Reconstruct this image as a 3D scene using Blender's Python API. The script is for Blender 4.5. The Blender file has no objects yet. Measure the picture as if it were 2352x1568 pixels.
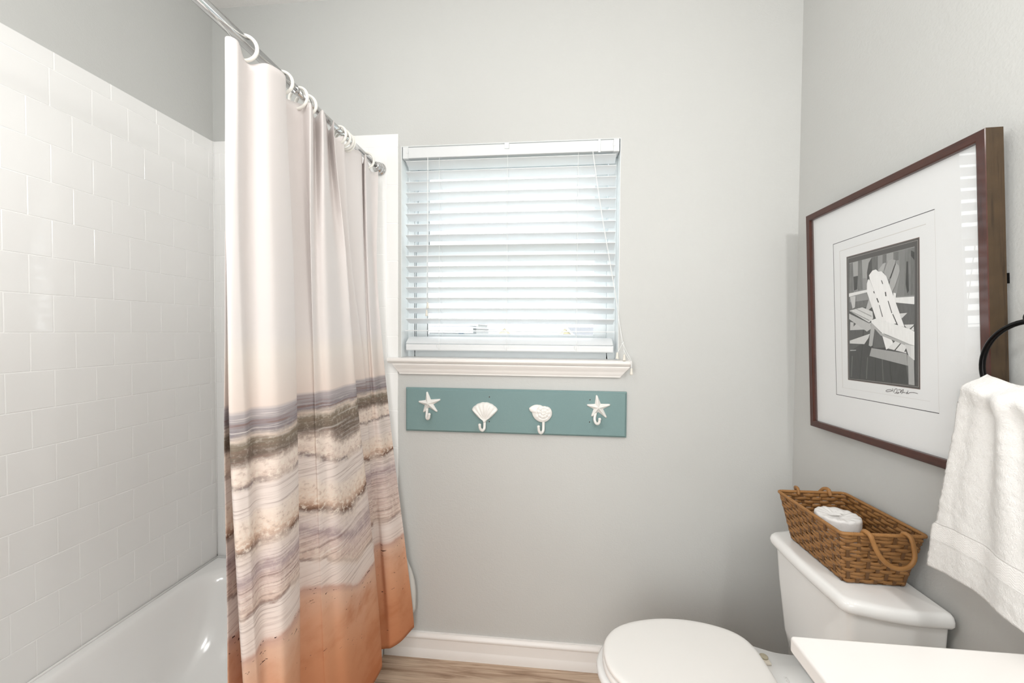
import bpy, bmesh, math, random
from mathutils import Vector, Matrix, noise as mnoise

random.seed(7)
S = bpy.context.scene
COL = S.collection
PI = math.pi
W, H = 2.373, 2.732            # room width (left wall at x=0) and ceiling height
YF = -2.75                    # wall behind the viewer
TZ = 0.365                    # tub rim height
TT = 0.1094                   # tile pitch
TTOP = TZ + 16 * TT + 0.054   # top of the tile surround

# ----------------------------------------------------------------- materials
def srgb(r, g, b):
    f = lambda c: (c / 255) / 12.92 if c / 255 <= 0.04045 else ((c / 255 + 0.055) / 1.055) ** 2.4
    return (f(r), f(g), f(b), 1.0)

class N:
    """small node-graph writer"""
    def __init__(s, name):
        s.m = bpy.data.materials.new(name); s.m.use_nodes = True
        s.nt = s.m.node_tree; s.nt.nodes.clear()
        s.out = s.nt.nodes.new('ShaderNodeOutputMaterial')
    def n(s, t, **k):
        o = s.nt.nodes.new(t)
        for a, v in k.items(): setattr(o, a, v)
        return o
    def l(s, a, b): s.nt.links.new(a, b)
    def put(s, sock, v):
        if isinstance(v, bpy.types.NodeSocket): s.l(v, sock)
        elif v is not None:
            sock.default_value = v
    def math(s, op, a, b=None, c=None, clamp=False):
        o = s.n('ShaderNodeMath', operation=op, use_clamp=clamp)
        s.put(o.inputs[0], a)
        if b is not None: s.put(o.inputs[1], b)
        if c is not None: s.put(o.inputs[2], c)
        return o.outputs[0]
    def sstep(s, x, a, b):
        o = s.n('ShaderNodeMapRange', interpolation_type='SMOOTHSTEP')
        s.put(o.inputs[0], x); o.inputs[1].default_value = a; o.inputs[2].default_value = b
        o.inputs[3].default_value = 0; o.inputs[4].default_value = 1
        return o.outputs[0]
    def mix(s, f, a, b, mode='MIX'):
        o = s.n('ShaderNodeMix', data_type='RGBA', blend_type=mode)
        s.put(o.inputs[0], f); s.put(o.inputs[6], a); s.put(o.inputs[7], b)
        return o.outputs[2]
    def vec(s, x, y, z=0.0):
        o = s.n('ShaderNodeCombineXYZ')
        for i, v in enumerate((x, y, z)): s.put(o.inputs[i], v)
        return o.outputs[0]
    def noise(s, v, scale=1, detail=2, rough=.5, dist=0, dim='3D'):
        o = s.n('ShaderNodeTexNoise', noise_dimensions=dim)
        s.put(o.inputs['Vector'], v)
        o.inputs['Scale'].default_value = scale; o.inputs['Detail'].default_value = detail
        o.inputs['Roughness'].default_value = rough; o.inputs['Distortion'].default_value = dist
        return o.outputs['Fac']
    def ramp(s, f, stops, interp='LINEAR'):
        o = s.n('ShaderNodeValToRGB'); cr = o.color_ramp; cr.interpolation = interp
        while len(cr.elements) < len(stops): cr.elements.new(0.5)
        for e, (p, c) in zip(cr.elements, stops): e.position = p; e.color = c
        s.put(o.inputs[0], f); return o.outputs[0]
    def obj(s): return s.n('ShaderNodeTexCoord').outputs['Object']
    def uv(s): return s.n('ShaderNodeTexCoord').outputs['UV']
    def bump(s, h, dist=.001, strength=1.0, normal=None):
        o = s.n('ShaderNodeBump'); s.put(o.inputs['Height'], h)
        o.inputs['Distance'].default_value = dist; o.inputs['Strength'].default_value = strength
        if normal is not None: s.l(normal, o.inputs['Normal'])
        return o.outputs[0]
    def bsdf(s, color, rough=.5, metal=0., normal=None, spec=.5, coat=0., coatr=.05, sheen=0., sss=0.):
        b = s.n('ShaderNodeBsdfPrincipled')
        s.put(b.inputs['Base Color'], color); s.put(b.inputs['Roughness'], rough)
        b.inputs['Metallic'].default_value = metal; b.inputs['Specular IOR Level'].default_value = spec
        b.inputs['Coat Weight'].default_value = coat; b.inputs['Coat Roughness'].default_value = coatr
        b.inputs['Sheen Weight'].default_value = sheen
        if normal is not None: s.l(normal, b.inputs['Normal'])
        return b.outputs[0]
    def done(s, shader):
        s.l(shader, s.out.inputs['Surface']); return s.m

def simple(name, rgb, rough=.5, metal=0., spec=.5, coat=0., var=.02, vscale=6., bscale=0., bdist=0.):
    """plain surface with faint noise in its tone and an optional fine bump"""
    g = N(name); o = g.obj()
    c = srgb(*rgb)
    d = tuple(x * (1 - var) for x in c[:3]) + (1,)
    col = g.mix(g.noise(o, vscale, 3), d, c)
    nm = g.bump(g.noise(o, bscale, 2), bdist) if bscale else None
    return g.done(g.bsdf(col, rough, metal, nm, spec, coat))

M = {}
def paint():
    g = N('wall_paint'); o = g.obj()
    col = g.mix(g.noise(o, 2.2, 2), srgb(196, 197, 195), srgb(200, 201, 199))
    h = g.math('ADD', g.noise(o, 170, 2, .5), g.math('MULTIPLY', g.noise(o, 75, 1), .7))
    return g.done(g.bsdf(col, .55, 0, g.bump(h, .0012, .42), .35))
M['paint'] = paint()
M['ceiling'] = simple('ceiling_paint', (236, 234, 232), .8, bscale=120, bdist=.002)
M['tile'] = simple('glazed_white_tile', (243, 243, 242), .07, spec=.5, var=.008, vscale=3, bscale=14, bdist=.0007)
M['grout'] = simple('white_grout', (250, 250, 249), .6, var=.02, vscale=30)
M['trim'] = simple('white_trim_paint', (238, 235, 232), .3, var=.02, vscale=9)
M['porcelain'] = simple('white_porcelain', (240, 240, 239), .06, coat=.4, var=.008)
M['tub'] = simple('white_tub_enamel', (247, 247, 246), .12, coat=.3, var=.01)
M['seat'] = simple('white_seat_plastic', (240, 238, 235), .28, var=.008)
M['counter'] = simple('white_cultured_marble', (233, 230, 227), .22, var=.02, vscale=4)
M['cabinet'] = simple('white_cabinet_paint', (232, 230, 226), .4)
M['chrome'] = simple('chrome', (205, 205, 205), .12, 1.0, var=.03)
M['ringplastic'] = simple('white_ring_plastic', (240, 238, 232), .3)
M['vinyl'] = simple('white_window_vinyl', (232, 238, 240), .4)
M['reveal'] = simple('daylit_reveal_white', (240, 245, 246), .4)  # extra-white tone paints the daylight glow into the reveals
M['cord'] = simple('white_cord', (236, 238, 238), .7)
M['tassel'] = simple('ivory_tassel_plastic', (226, 222, 212), .4)
M['blackmetal'] = simple('black_bronze_metal', (26, 25, 25), .22, .9)
M['hook'] = simple('white_enamel_cast_iron', (236, 234, 230), .3, coat=.3, var=.03, vscale=60, bscale=160, bdist=.0006)
M['screw'] = simple('dark_screw', (64, 42, 36), .5)
M['hinge'] = simple('aged_hinge_plastic', (214, 206, 192), .4)
M['hingecap'] = simple('shaded_hinge_cap', (176, 168, 146), .35)  # olive tone puts the cap's shade into its colour
M['bathpaper'] = simple('white_tissue_wrap', (240, 238, 236), .45, var=.04, vscale=40, bscale=45, bdist=.003)
M['emboss'] = simple('shaded_emboss', (216, 214, 212), .3)

def slatmat():
    g = N('white_blind_slat'); o = g.obj()
    col = g.mix(g.noise(o, 5, 2), srgb(238, 240, 241), srgb(242, 244, 245))
    b = g.bsdf(col, .35)
    t = g.n('ShaderNodeBsdfTranslucent'); t.inputs[0].default_value = srgb(236, 242, 246)
    mx = g.n('ShaderNodeMixShader'); mx.inputs[0].default_value = .17
    g.l(b, mx.inputs[1]); g.l(t.outputs[0], mx.inputs[2])
    return g.done(mx.outputs[0])
M['slat'] = slatmat()

def glass(name, boost=1.0, tint=(1, 1, 1, 1)):
    g = N(name)
    lw = g.n('ShaderNodeLayerWeight')
    fac = g.math('MULTIPLY', g.math('MULTIPLY_ADD', g.math('POWER', lw.outputs['Facing'], 4.), .9, .045), boost, clamp=True)
    tr = g.n('ShaderNodeBsdfTransparent'); tr.inputs[0].default_value = tint
    gl = g.n('ShaderNodeBsdfGlossy'); gl.inputs['Roughness'].default_value = 0.01
    # faint unevenness of the sheet
    g.l(g.bump(g.noise(g.obj(), 3, 1), .0004), gl.inputs['Normal'])
    mx = g.n('ShaderNodeMixShader'); g.l(fac, mx.inputs[0]); g.l(tr.outputs[0], mx.inputs[1]); g.l(gl.outputs[0], mx.inputs[2])
    return g.done(mx.outputs[0])
M['pane'] = glass('window_glass', 1.0)
M['picglass'] = glass('picture_glass', 1.5)

def linermat():
    g = N('frosted_liner_plastic'); o = g.obj()
    b = g.bsdf(g.mix(g.noise(o, 8, 2), srgb(226, 226, 222), srgb(234, 234, 230)), .3)
    t = g.n('ShaderNodeBsdfTransparent'); t.inputs[0].default_value = (.95, .95, .95, 1)
    mx = g.n('ShaderNodeMixShader'); mx.inputs[0].default_value = .35
    g.l(b, mx.inputs[1]); g.l(t.outputs[0], mx.inputs[2])
    return g.done(mx.outputs[0])
M['liner'] = linermat()

def floormat():
    g = N('wood_plank_vinyl'); o = g.obj()
    sp = g.n('ShaderNodeSeparateXYZ'); g.l(o, sp.inputs[0]); x, y = sp.outputs[0], sp.outputs[1]
    row = g.math('FLOOR', g.math('DIVIDE', y, .152))
    off = g.math('MULTIPLY', row, 1.37)
    gv = g.vec(g.math('ADD', g.math('MULTIPLY', x, 2.2), off), g.math('MULTIPLY', y, 34), row)
    grain = g.noise(gv, 1.6, 6, .62, .6)
    fine = g.noise(g.vec(g.math('MULTIPLY', x, 6), g.math('MULTIPLY', y, 170), row), 1, 3)
    tone = g.noise(g.vec(g.math('MULTIPLY', row, 7.3), 3.3), 1, 0)
    c = g.ramp(grain, [(.25, srgb(118, 94, 76)), (.40, srgb(164, 138, 116)), (.52, srgb(192, 168, 146)), (.75, srgb(214, 192, 170))])
    c = g.mix(g.math('MULTIPLY', g.sstep(fine, .5, .8), .35), c, srgb(96, 74, 58))
    c = g.mix(g.math('MULTIPLY', g.sstep(tone, .35, .65), .2), c, srgb(205, 184, 160))
    fy = g.math('FRACT', g.math('DIVIDE', y, .152))
    seam = g.math('LESS_THAN', fy, .016)
    c = g.mix(g.math('MULTIPLY', seam, .6), c, srgb(80, 62, 48))
    return g.done(g.bsdf(c, .42, 0, g.bump(grain, .0008, .4), .4))
M['floor'] = floormat()

def curtainmat():
    g = N('printed_beach_cloth'); uv = g.uv()
    sp = g.n('ShaderNodeSeparateXYZ'); g.l(uv, sp.inputs[0]); u, v = sp.outputs[0], sp.outputs[1]
    w1 = g.math('MULTIPLY', g.math('SUBTRACT', g.noise(g.vec(g.math('MULTIPLY', u, 2.6), g.math('MULTIPLY', v, 2.)), 1, 1), .5), .036)
    w2 = g.math('MULTIPLY', g.math('SUBTRACT', g.noise(g.vec(g.math('MULTIPLY', u, 16), g.math('MULTIPLY', v, 22)), 1, 4, .6), .5), .034)
    calm = g.math('SUBTRACT', 1., g.sstep(v, 1.12, 1.175))
    sink = g.math('MULTIPLY', g.math('MULTIPLY', g.sstep(u, .70, .93), .115), g.math('SUBTRACT', 1., g.sstep(v, .60, .85)))
    dip = g.math('MULTIPLY', g.math('MULTIPLY', g.math('MULTIPLY', g.sstep(u, .66, .88), g.math('SUBTRACT', 1., g.sstep(u, .95, 1.10))), .06), g.math('MULTIPLY', g.math('SUBTRACT', 1., g.sstep(v, .98, 1.14)), g.sstep(v, .58, .80)))
    sink = g.math('ADD', sink, dip)
    vv = g.math('ADD', g.math('ADD', v, sink), g.math('MULTIPLY', g.math('ADD', w1, w2), calm))
    t = g.math('DIVIDE', g.math('SUBTRACT', vv, .1), 1.25, clamp=True)
    P = lambda z: (z - .1) / 1.25
    sand = [(.10, (206, 138, 98)), (.30, (212, 144, 104)), (.45, (220, 158, 120)), (.56, (226, 174, 142)), (.632, (230, 192, 168)), (.652, (212, 174, 158)),
            (.664, (240, 224, 216)), (.735, (242, 230, 224)), (.742, (128, 92, 80)), (.749, (226, 204, 192)), (.80, (226, 206, 200)), (.82, (186, 166, 168)), (.84, (236, 222, 218)),
            (.868, (238, 224, 216)), (.880, (112, 80, 66)), (.892, (206, 172, 150)), (.908, (244, 224, 208)), (.95, (246, 232, 222)), (.965, (242, 230, 224)),
            (1.016, (242, 230, 224)), (1.025, (104, 80, 82)), (1.034, (240, 222, 210)), (1.064, (246, 232, 222)), (1.072, (196, 178, 168)), (1.085, (124, 110, 100)), (1.115, (144, 132, 116)),
            (1.126, (222, 206, 194)), (1.140, (150, 142, 146)), (1.181, (190, 182, 184)), (1.187, (238, 224, 216)), (1.30, (240, 232, 226)), (1.35, (236, 230, 228))]
    c = g.ramp(t, [(P(z), srgb(*k)) for z, k in sand])
    K = lambda r, gg, b: (r, gg, b, 1)
    mk = g.ramp(t, [(P(z), K(*k)) for z, k in [(.12, (0, 0, .25)), (.44, (0, 0, .3)), (.47, (0, 0, 1)), (.50, (0, 0, .35)), (.60, (0, 0, .6)), (.625, (0, 0, 1.)), (.655, (.1, 0, 1.)), (.668, (.55, 0, 0)), (.74, (.6, .1, 0)),
                 (.76, (1, .6, 0)), (.80, (.9, .3, 0)), (.86, (.7, .3, 0)), (.885, (.2, 1, 0)), (.945, (.1, .9, 0)), (.965, (.8, 0, 0)), (1.01, (.6, 0, 0)), (1.03, (.2, 1, 0)), (1.065, (.2, .9, 0)), (1.08, (.7, .15, 0)), (1.118, (.6, .3, 0)),
                 (1.14, (1, .1, 0)), (1.175, (1, 0, 0)), (1.186, (0, 0, 0)), (1.3, (0, 0, 0))]])
    ms = g.n('ShaderNodeSeparateColor'); g.l(mk, ms.inputs[0])
    # the dark trough lines under each wave come and go along the cloth
    dk = g.ramp(t, [(P(z), K(k, k, k)) for z, k in [(.72, 0), (.738, 1), (.748, 1), (.76, 0), (.864, 0), (.874, .9), (.888, .9), (.90, 0), (1.012, 0), (1.02, 1), (1.031, 1), (1.042, 0)]])
    gap = g.sstep(g.noise(g.vec(g.math('MULTIPLY', u, 9), g.math('MULTIPLY', g.math('FLOOR', g.math('MULTIPLY', vv, 7)), 3.7), 2.), 1, 3, .6), .44, .60)
    c = g.mix(g.math('MULTIPLY', g.math('MULTIPLY', dk, gap), .8), c, srgb(232, 214, 202))
    st = g.noise(g.vec(g.math('MULTIPLY', u, 3.6), g.math('MULTIPLY', g.math('ADD', v, g.math('MULTIPLY', w1, .8)), 150)), 1, 5, .68, .5)
    c = g.mix(g.math('MULTIPLY', g.math('MULTIPLY', g.sstep(st, .50, .66), ms.outputs[0]), .66), c, srgb(142, 110, 100))
    c = g.mix(g.math('MULTIPLY', g.math('MULTIPLY', g.sstep(g.math('SUBTRACT', 1., st), .53, .72), ms.outputs[0]), .7), c, srgb(250, 242, 237))
    fo = g.noise(g.vec(g.math('MULTIPLY', u, 70), g.math('MULTIPLY', v, 85)), 1, 4, .65)
    c = g.mix(g.math('MULTIPLY', g.math('MULTIPLY', g.sstep(fo, .5, .62), ms.outputs[1]), .85), c, srgb(248, 236, 224))
    c = g.mix(g.math('MULTIPLY', g.math('MULTIPLY', g.sstep(g.math('SUBTRACT', 1., fo), .52, .66), ms.outputs[1]), .32), c, srgb(150, 116, 98))
    spk = g.noise(g.vec(g.math('MULTIPLY', u, 34), g.math('MULTIPLY', v, 120), 4.), 1, 3, .65)
    c = g.mix(g.math('MULTIPLY', g.sstep(g.math('MULTIPLY_ADD', ms.outputs[2], .10, spk), .735, .76), g.math('GREATER_THAN', ms.outputs[2], .2)), c, srgb(70, 44, 40))
    sandm = g.math('SUBTRACT', 1., g.sstep(vv, .60, .65))
    pt = g.noise(g.vec(g.math('MULTIPLY', u, 7), g.math('MULTIPLY', v, 9), 9.), 1, 5, .6)
    c = g.mix(g.math('MULTIPLY', g.math('MULTIPLY', g.sstep(pt, .45, .75), sandm), .55), c, srgb(190, 112, 66))
    weave = g.noise(g.vec(g.math('MULTIPLY', u, 600), g.math('MULTIPLY', v, 600)), 1, 1)
    wr = g.noise(g.vec(g.math('MULTIPLY', u, 9), g.math('MULTIPLY', v, 3.)), 1, 3)
    nm = g.bump(g.math('ADD', g.math('MULTIPLY', weave, .03), wr), .004, .5)
    b = g.bsdf(c, .75, 0, nm, .2)
    tl = g.n('ShaderNodeBsdfTranslucent'); g.l(c, tl.inputs[0])
    mx = g.n('ShaderNodeMixShader'); mx.inputs[0].default_value = .14
    g.l(b, mx.inputs[1]); g.l(tl.outputs[0], mx.inputs[2])
    return g.done(mx.outputs[0])
M['curtain'] = curtainmat()

def teal():
    g = N('teal_painted_board'); o = g.obj()
    n1 = g.noise(o, 3, 3); n2 = g.noise(o, 220, 2)
    c = g.mix(n1, srgb(117, 145, 147), srgb(129, 154, 152))
    c = g.mix(g.math('MULTIPLY', n2, .25), c, srgb(108, 136, 140))
    return g.done(g.bsdf(c, .5, 0, g.bump(n2, .0006, .5), .3))
M['teal'] = teal()

def wood(name, a, b, cc, axis, coat=.45):
    g = N(name); o = g.obj()
    mp = g.n('ShaderNodeMapping'); g.l(o, mp.inputs[0])
    mp.inputs['Scale'].default_value = {'x': (9, 160, 160), 'y': (160, 9, 160)}[axis]
    n1 = g.noise(mp.outputs[0], 1, 4, .6); n2 = g.noise(o, 30, 3)
    c = g.mix(n2, srgb(*a), srgb(*b))
    c = g.mix(g.math('MULTIPLY', g.sstep(n1, .5, .75), .6), c, srgb(*cc))
    return g.done(g.bsdf(c, .42, 0, g.bump(n1, .0008, .4), .25, coat=coat, coatr=.10))
M['mahog_x'] = wood('mahogany_rail', (58, 29, 21), (80, 40, 28), (28, 15, 12), 'x')
M['mahog_y'] = wood('mahogany_stile', (58, 29, 21), (80, 40, 28), (28, 15, 12), 'y')
M['frame_side'] = wood('bronzed_frame_edge', (58, 46, 33), (76, 60, 42), (34, 27, 21), 'y', .1)
M['mat'] = simple('white_mat_board', (238, 240, 241), .8, var=.01, bscale=300, bdist=.0002)
M['matline'] = simple('dark_mat_line', (60, 62, 64), .8)
M['matbevel'] = simple('mat_core_shade', (214, 212, 208), .8)
M['printedge'] = simple('print_border_dark', (70, 68, 66), .6)
M['printrim'] = simple('print_border_brown', (112, 78, 64), .6)
M['printline'] = simple('print_inner_line', (178, 172, 166), .6)
M['ink'] = simple('brown_ink', (66, 50, 48), .8)
def gray(v):
    k = 'photo_gray_%d' % v
    if k not in M:
        g = N(k); o = g.obj()
        mp = g.n('ShaderNodeMapping'); g.l(o, mp.inputs[0]); mp.inputs['Scale'].default_value = (170, 34, 100)
        d = .38 if v < 130 else .10
        lin = srgb(v, v + 1, v)
        lo = tuple(x * (1 - d) for x in lin[:3]) + (1,); hi = tuple(min(1, x * (1 + d)) for x in lin[:3]) + (1,)
        M[k] = g.done(g.bsdf(g.mix(g.noise(mp.outputs[0], 1, 4, .6), lo, hi), .7, 0, None, .2))
    return M[k]

def terry(band=False):
    g = N('white_terry_band' if band else 'white_terry'); o = g.obj(); uv = g.uv()
    n = g.noise(o, 420, 3, .7); n2 = g.noise(o, 130, 2)
    c = g.mix(n, srgb(218, 216, 213), srgb(238, 237, 235))
    sp = g.n('ShaderNodeSeparateXYZ'); g.l(uv, sp.inputs[0])
    t = sp.outputs[1]
    inb = g.math('MULTIPLY', g.sstep(t, .755, .76), g.math('SUBTRACT', 1., g.sstep(t, .84, .845)))
    zig = g.math('PINGPONG', g.math('MULTIPLY', sp.outputs[0], 40), 1.)
    her = g.math('SINE', g.math('MULTIPLY', g.math('ADD', t, g.math('MULTIPLY', zig, .012)), 560))
    hh = g.mix(inb, g.vec(g.math('ADD', n, g.math('MULTIPLY', n2, .7)), 0, 0), g.vec(g.math('MULTIPLY', her, .07), 0, 0))
    s2 = g.n('ShaderNodeSeparateColor'); g.l(hh, s2.inputs[0])
    return g.done(g.bsdf(c, .95, 0, g.bump(s2.outputs[0], .003, .6), .1, sheen=.2))
M['terry'] = terry()
M['label'] = simple('sheer_label', (226, 226, 224), .5)

def wicker(name, a, b):
    g = N(name); o = g.obj()
    n1 = g.noise(o, 45, 3); n2 = g.noise(g.uv(), 1, 4, .7)
    c = g.mix(n1, srgb(*a), srgb(*b))
    c = g.mix(g.math('MULTIPLY', g.sstep(n2, .5, .75), .55), c, srgb(74, 44, 22))
    return g.done(g.bsdf(c, .5, 0, g.bump(n2, .0012, .7), .35))
M['wicker'] = wicker('woven_paper_rope', (134, 94, 54), (170, 124, 74))
M['wickerdark'] = wicker('woven_stake', (96, 66, 38), (124, 88, 52))

def outer(name, rgb, em=0.): return simple(name, rgb, .9, var=.06, vscale=1.5)
M['shingle'] = simple('weathered_shingle', (118, 119, 122), .9, var=.3, vscale=9)
M['stucco'] = outer('pale_stucco', (150, 154, 156))
M['cream'] = outer('cream_siding', (176, 166, 136))
M['whitetrim'] = outer('white_fascia', (186, 186, 186))
M['bluewin'] = outer('blue_window', (84, 104, 122))
M['leafy'] = simple('pale_leaves', (96, 112, 84), .9, var=.4, vscale=8)
M['lawn'] = simple('dry_lawn', (118, 122, 108), .95, var=.2, vscale=2)

# ----------------------------------------------------------------- mesh writers
class MB:
    """collects faces (world coordinates) and links them as ONE mesh object"""
    def __init__(s): s.v = []; s.f = []; s.mi = []; s.sm = []; s.uvs = []
    def add(s, vs, fs, mi=0, sm=False, uv=None):
        b = len(s.v); s.v += [tuple(p) for p in vs]
        for f in fs:
            s.f.append(tuple(b + i for i in f)); s.mi.append(mi); s.sm.append(sm)
            s.uvs.append([uv[i] for i in f] if uv else None)
        return s
    def box(s, a, b, mi=0):
        x0, y0, z0 = a; x1, y1, z1 = b
        vs = [(x, y, z) for z in (z0, z1) for y in (y0, y1) for x in (x0, x1)]
        return s.add(vs, [(0, 2, 3, 1), (4, 5, 7, 6), (0, 1, 5, 4), (2, 6, 7, 3), (0, 4, 6, 2), (1, 3, 7, 5)], mi)
    def loft(s, rings, mi=0, sm=True, cap0=True, cap1=True, closed=True, uv=None):
        n = len(rings[0]); vs = [p for r in rings for p in r]; fs = []
        for i in range(len(rings) - 1):
            for j in range(n if closed else n - 1):
                k = (j + 1) % n
                fs.append((i * n + j, i * n + k, (i + 1) * n + k, (i + 1) * n + j))
        s.add(vs, fs, mi, sm, uv)
        if closed and cap0: s.add(rings[0], [tuple(range(n))[::-1]], mi, False)
        if closed and cap1: s.add(rings[-1], [tuple(range(n))], mi, False)
        return s
    def tube(s, path, r, seg=10, mi=0, closed=False, flat=1.0, cap=True, uvk=None):
        """round (or flattened) tube along a path; r a number or one per point"""
        P = [Vector(p) for p in path]; n = len(P)
        rr = r if isinstance(r, (list, tuple)) else [r] * n
        rings = []; up = None
        for i in range(n):
            a = P[(i - 1) % n] if (closed or i > 0) else P[i]; b = P[(i + 1) % n] if (closed or i < n - 1) else P[i]
            t = (b - a).normalized()
            if up is None: up = t.orthogonal().normalized()
            up = (up - t * up.dot(t))
            up = up.normalized() if up.length > 1e-9 else t.orthogonal().normalized()
            sd = t.cross(up)
            rings.append([P[i] + (up * math.cos(2 * PI * k / seg) + sd * math.sin(2 * PI * k / seg) * flat) * rr[i] for k in range(seg)])
        if closed:
            # untwist: choose best offset to close
            best = min(range(seg), key=lambda o: sum((rings[0][(k + o) % seg] - rings[-1][k]).length for k in range(seg)))
            rings.append([rings[0][(k + best) % seg] for k in range(seg)])
            return s.loft(rings, mi, True, False, False)
        return s.loft(rings, mi, True, cap, cap)
    def lathe(s, prof, origin, axis='z', seg=32, mi=0):
        """profile [(radius, height)] turned about an axis through origin"""
        ox, oy, oz = origin; rings = []
        for r, h in prof:
            r = max(r, 1e-5); ring = []
            for k in range(seg):
                a = 2 * PI * k / seg; c, d = r * math.cos(a), r * math.sin(a)
                ring.append({'z': (ox + c, oy + d, oz + h), 'y': (ox + d, oy + h, oz + c), 'x': (ox + h, oy + c, oz + d)}[axis])
            rings.append(ring)
        return s.loft(rings, mi)
    def build(s, name, mats, parent=None, root=None, bevel=0., bseg=2, solid=0., subsurf=0, auto=None):
        base = Vector((0, 0, 0))
        r = parent
        while r is not None:
            base = base + r.location; r = r.parent
        me = bpy.data.meshes.new(name)
        me.from_pydata([tuple(Vector(p) - base) for p in s.v], [], s.f)
        for m in (mats if isinstance(mats, (list, tuple)) else [mats]): me.materials.append(m)
        for p, mi, sm in zip(me.polygons, s.mi, s.sm): p.material_index = mi; p.use_smooth = sm
        if any(u is not None for u in s.uvs):
            ul = me.uv_layers.new(name='UVMap'); k = 0
            for p, u in zip(me.polygons, s.uvs):
                for j, li in enumerate(p.loop_indices):
                    ul.data[li].uv = u[j] if u else (0, 0)
        bm = bmesh.new(); bm.from_mesh(me)
        bmesh.ops.remove_doubles(bm, verts=bm.verts, dist=1e-6)
        bmesh.ops.recalc_face_normals(bm, faces=bm.faces)
        bm.to_mesh(me); bm.free(); me.update()
        o = bpy.data.objects.new(name, me); COL.objects.link(o)
        if parent is not None: o.parent = parent
        if solid: q = o.modifiers.new('solid', 'SOLIDIFY'); q.thickness = solid; q.offset = 0
        if bevel:
            q = o.modifiers.new('bevel', 'BEVEL'); q.width = bevel; q.segments = bseg; q.limit_method = 'ANGLE'; q.angle_limit = math.radians(35)
            q.harden_normals = False
            for p in me.polygons: p.use_smooth = True
            me.set_sharp_from_angle(angle=math.radians(50))
        if subsurf: q = o.modifiers.new('sub', 'SUBSURF'); q.levels = q.render_levels = subsurf
        if auto: 
            for p in me.polygons: p.use_smooth = True
            me.set_sharp_from_angle(angle=math.radians(auto))
        return o

def tag(o, label=None, cat=None, group=None, kind=None):
    for k, v in (('label', label), ('category', cat), ('group', group), ('kind', kind)):
        if v: o[k] = v
    return o
def thing(name, loc, label, cat, group=None):
    o = bpy.data.objects.new(name, None); COL.objects.link(o); o.location = loc
    o.empty_display_size = .05
    bpy.context.view_layer.update()
    return tag(o, label, cat, group)
def struct(mb, name, mats, parent=None, **k):
    o = mb.build(name, mats, parent, **k)
    if parent is None: o['kind'] = 'structure'
    return o
def cr(p0, p1, p2, p3, t):
    """Catmull-Rom"""
    return tuple(.5 * (2 * b + (c - a) * t + (2 * a - 5 * b + 4 * c - d) * t * t + (3 * b - a - 3 * c + d) * t ** 3) for a, b, c, d in zip(p0, p1, p2, p3))
def spline(pts, n):
    out = []
    for i in range(n + 1):
        f = i / n * (len(pts) - 1); k = min(int(f), len(pts) - 2); t = f - k
        g = lambda j: pts[max(0, min(len(pts) - 1, j))]
        out.append(cr(g(k - 1), g(k), g(k + 1), g(k + 2), t))
    return out
def lerp(a, b, t): return a + (b - a) * t
def sstep(a, b, x):
    t = max(0., min(1., (x - a) / (b - a))); return t * t * (3 - 2 * t)
def plerp(pts, x):
    if x <= pts[0][0]: return pts[0][1]
    for (a, va), (b, vb) in zip(pts, pts[1:]):
        if x <= b: return lerp(va, vb, (x - a) / (b - a))
    return pts[-1][1]

# ================================================================= the room
fl = MB().box((-.2, YF - .1, -.1), (W + .1, .15, 0)); struct(fl, 'floor', M['floor'])
struct(MB().box((-.2, YF - .1, H), (W + .1, .15, H + .1)), 'ceiling', M['ceiling'])
wl = struct(MB().box((-.12, YF, 0), (-.006, .0, H)), 'wall_left', M['paint'])
struct(MB().box((W, YF, 0), (W + .1, .0, H)), 'wall_right', M['paint'])
struct(MB().box((-.12, YF - .1, 0), (W + .1, YF, H)), 'wall_front', M['paint'])
struct(MB().box((-.006, -1.66, 0), (.80, -1.53, H)), 'wall_alcove', M['paint'])
WX0, WX1, WZ0, WZ1 = .832, 1.716, 1.249, 2.119      # window opening
b = MB()
b.box((-.12, 0, 0), (WX0, .13, H)); b.box((WX1, 0, 0), (W + .1, .13, H))
b.box((WX0, 0, 0), (WX1, .13, WZ0)); b.box((WX0, 0, WZ1), (WX1, .13, H))
wb = struct(b, 'wall_back', M['paint'])

# glazed tiles: each a small pillow on a grout bed, gathered in one panel per wall
def tile(mb, P, a0, a1, b0, b1, g=.0008, t=.006, bev=.0011, mi=0):
    """P(a, b, h): wall coordinates to world"""
    a0 += g; a1 -= g; b0 += g; b1 -= g
    if a1 - a0 < .004 or b1 - b0 < .004: return
    c = [(a0, b0), (a1, b0), (a1, b1), (a0, b1)]
    i = [(a0 + bev, b0 + bev), (a1 - bev, b0 + bev), (a1 - bev, b1 - bev), (a0 + bev, b1 - bev)]
    j = [random.uniform(-.00016, .00016) for _ in range(4)]
    vs = [P(x, y, 0) for x, y in c] + [P(x, y, t - bev) for x, y in c] + [P(x, y, t + k) for (x, y), k in zip(i, j)]
    fs = [(8, 9, 10, 11)]
    for k in range(4):
        n = (k + 1) % 4
        fs += [(k, n, 4 + n, 4 + k), (4 + k, 4 + n, 8 + n, 8 + k)]
    mb.add(vs, fs, mi)
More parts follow.
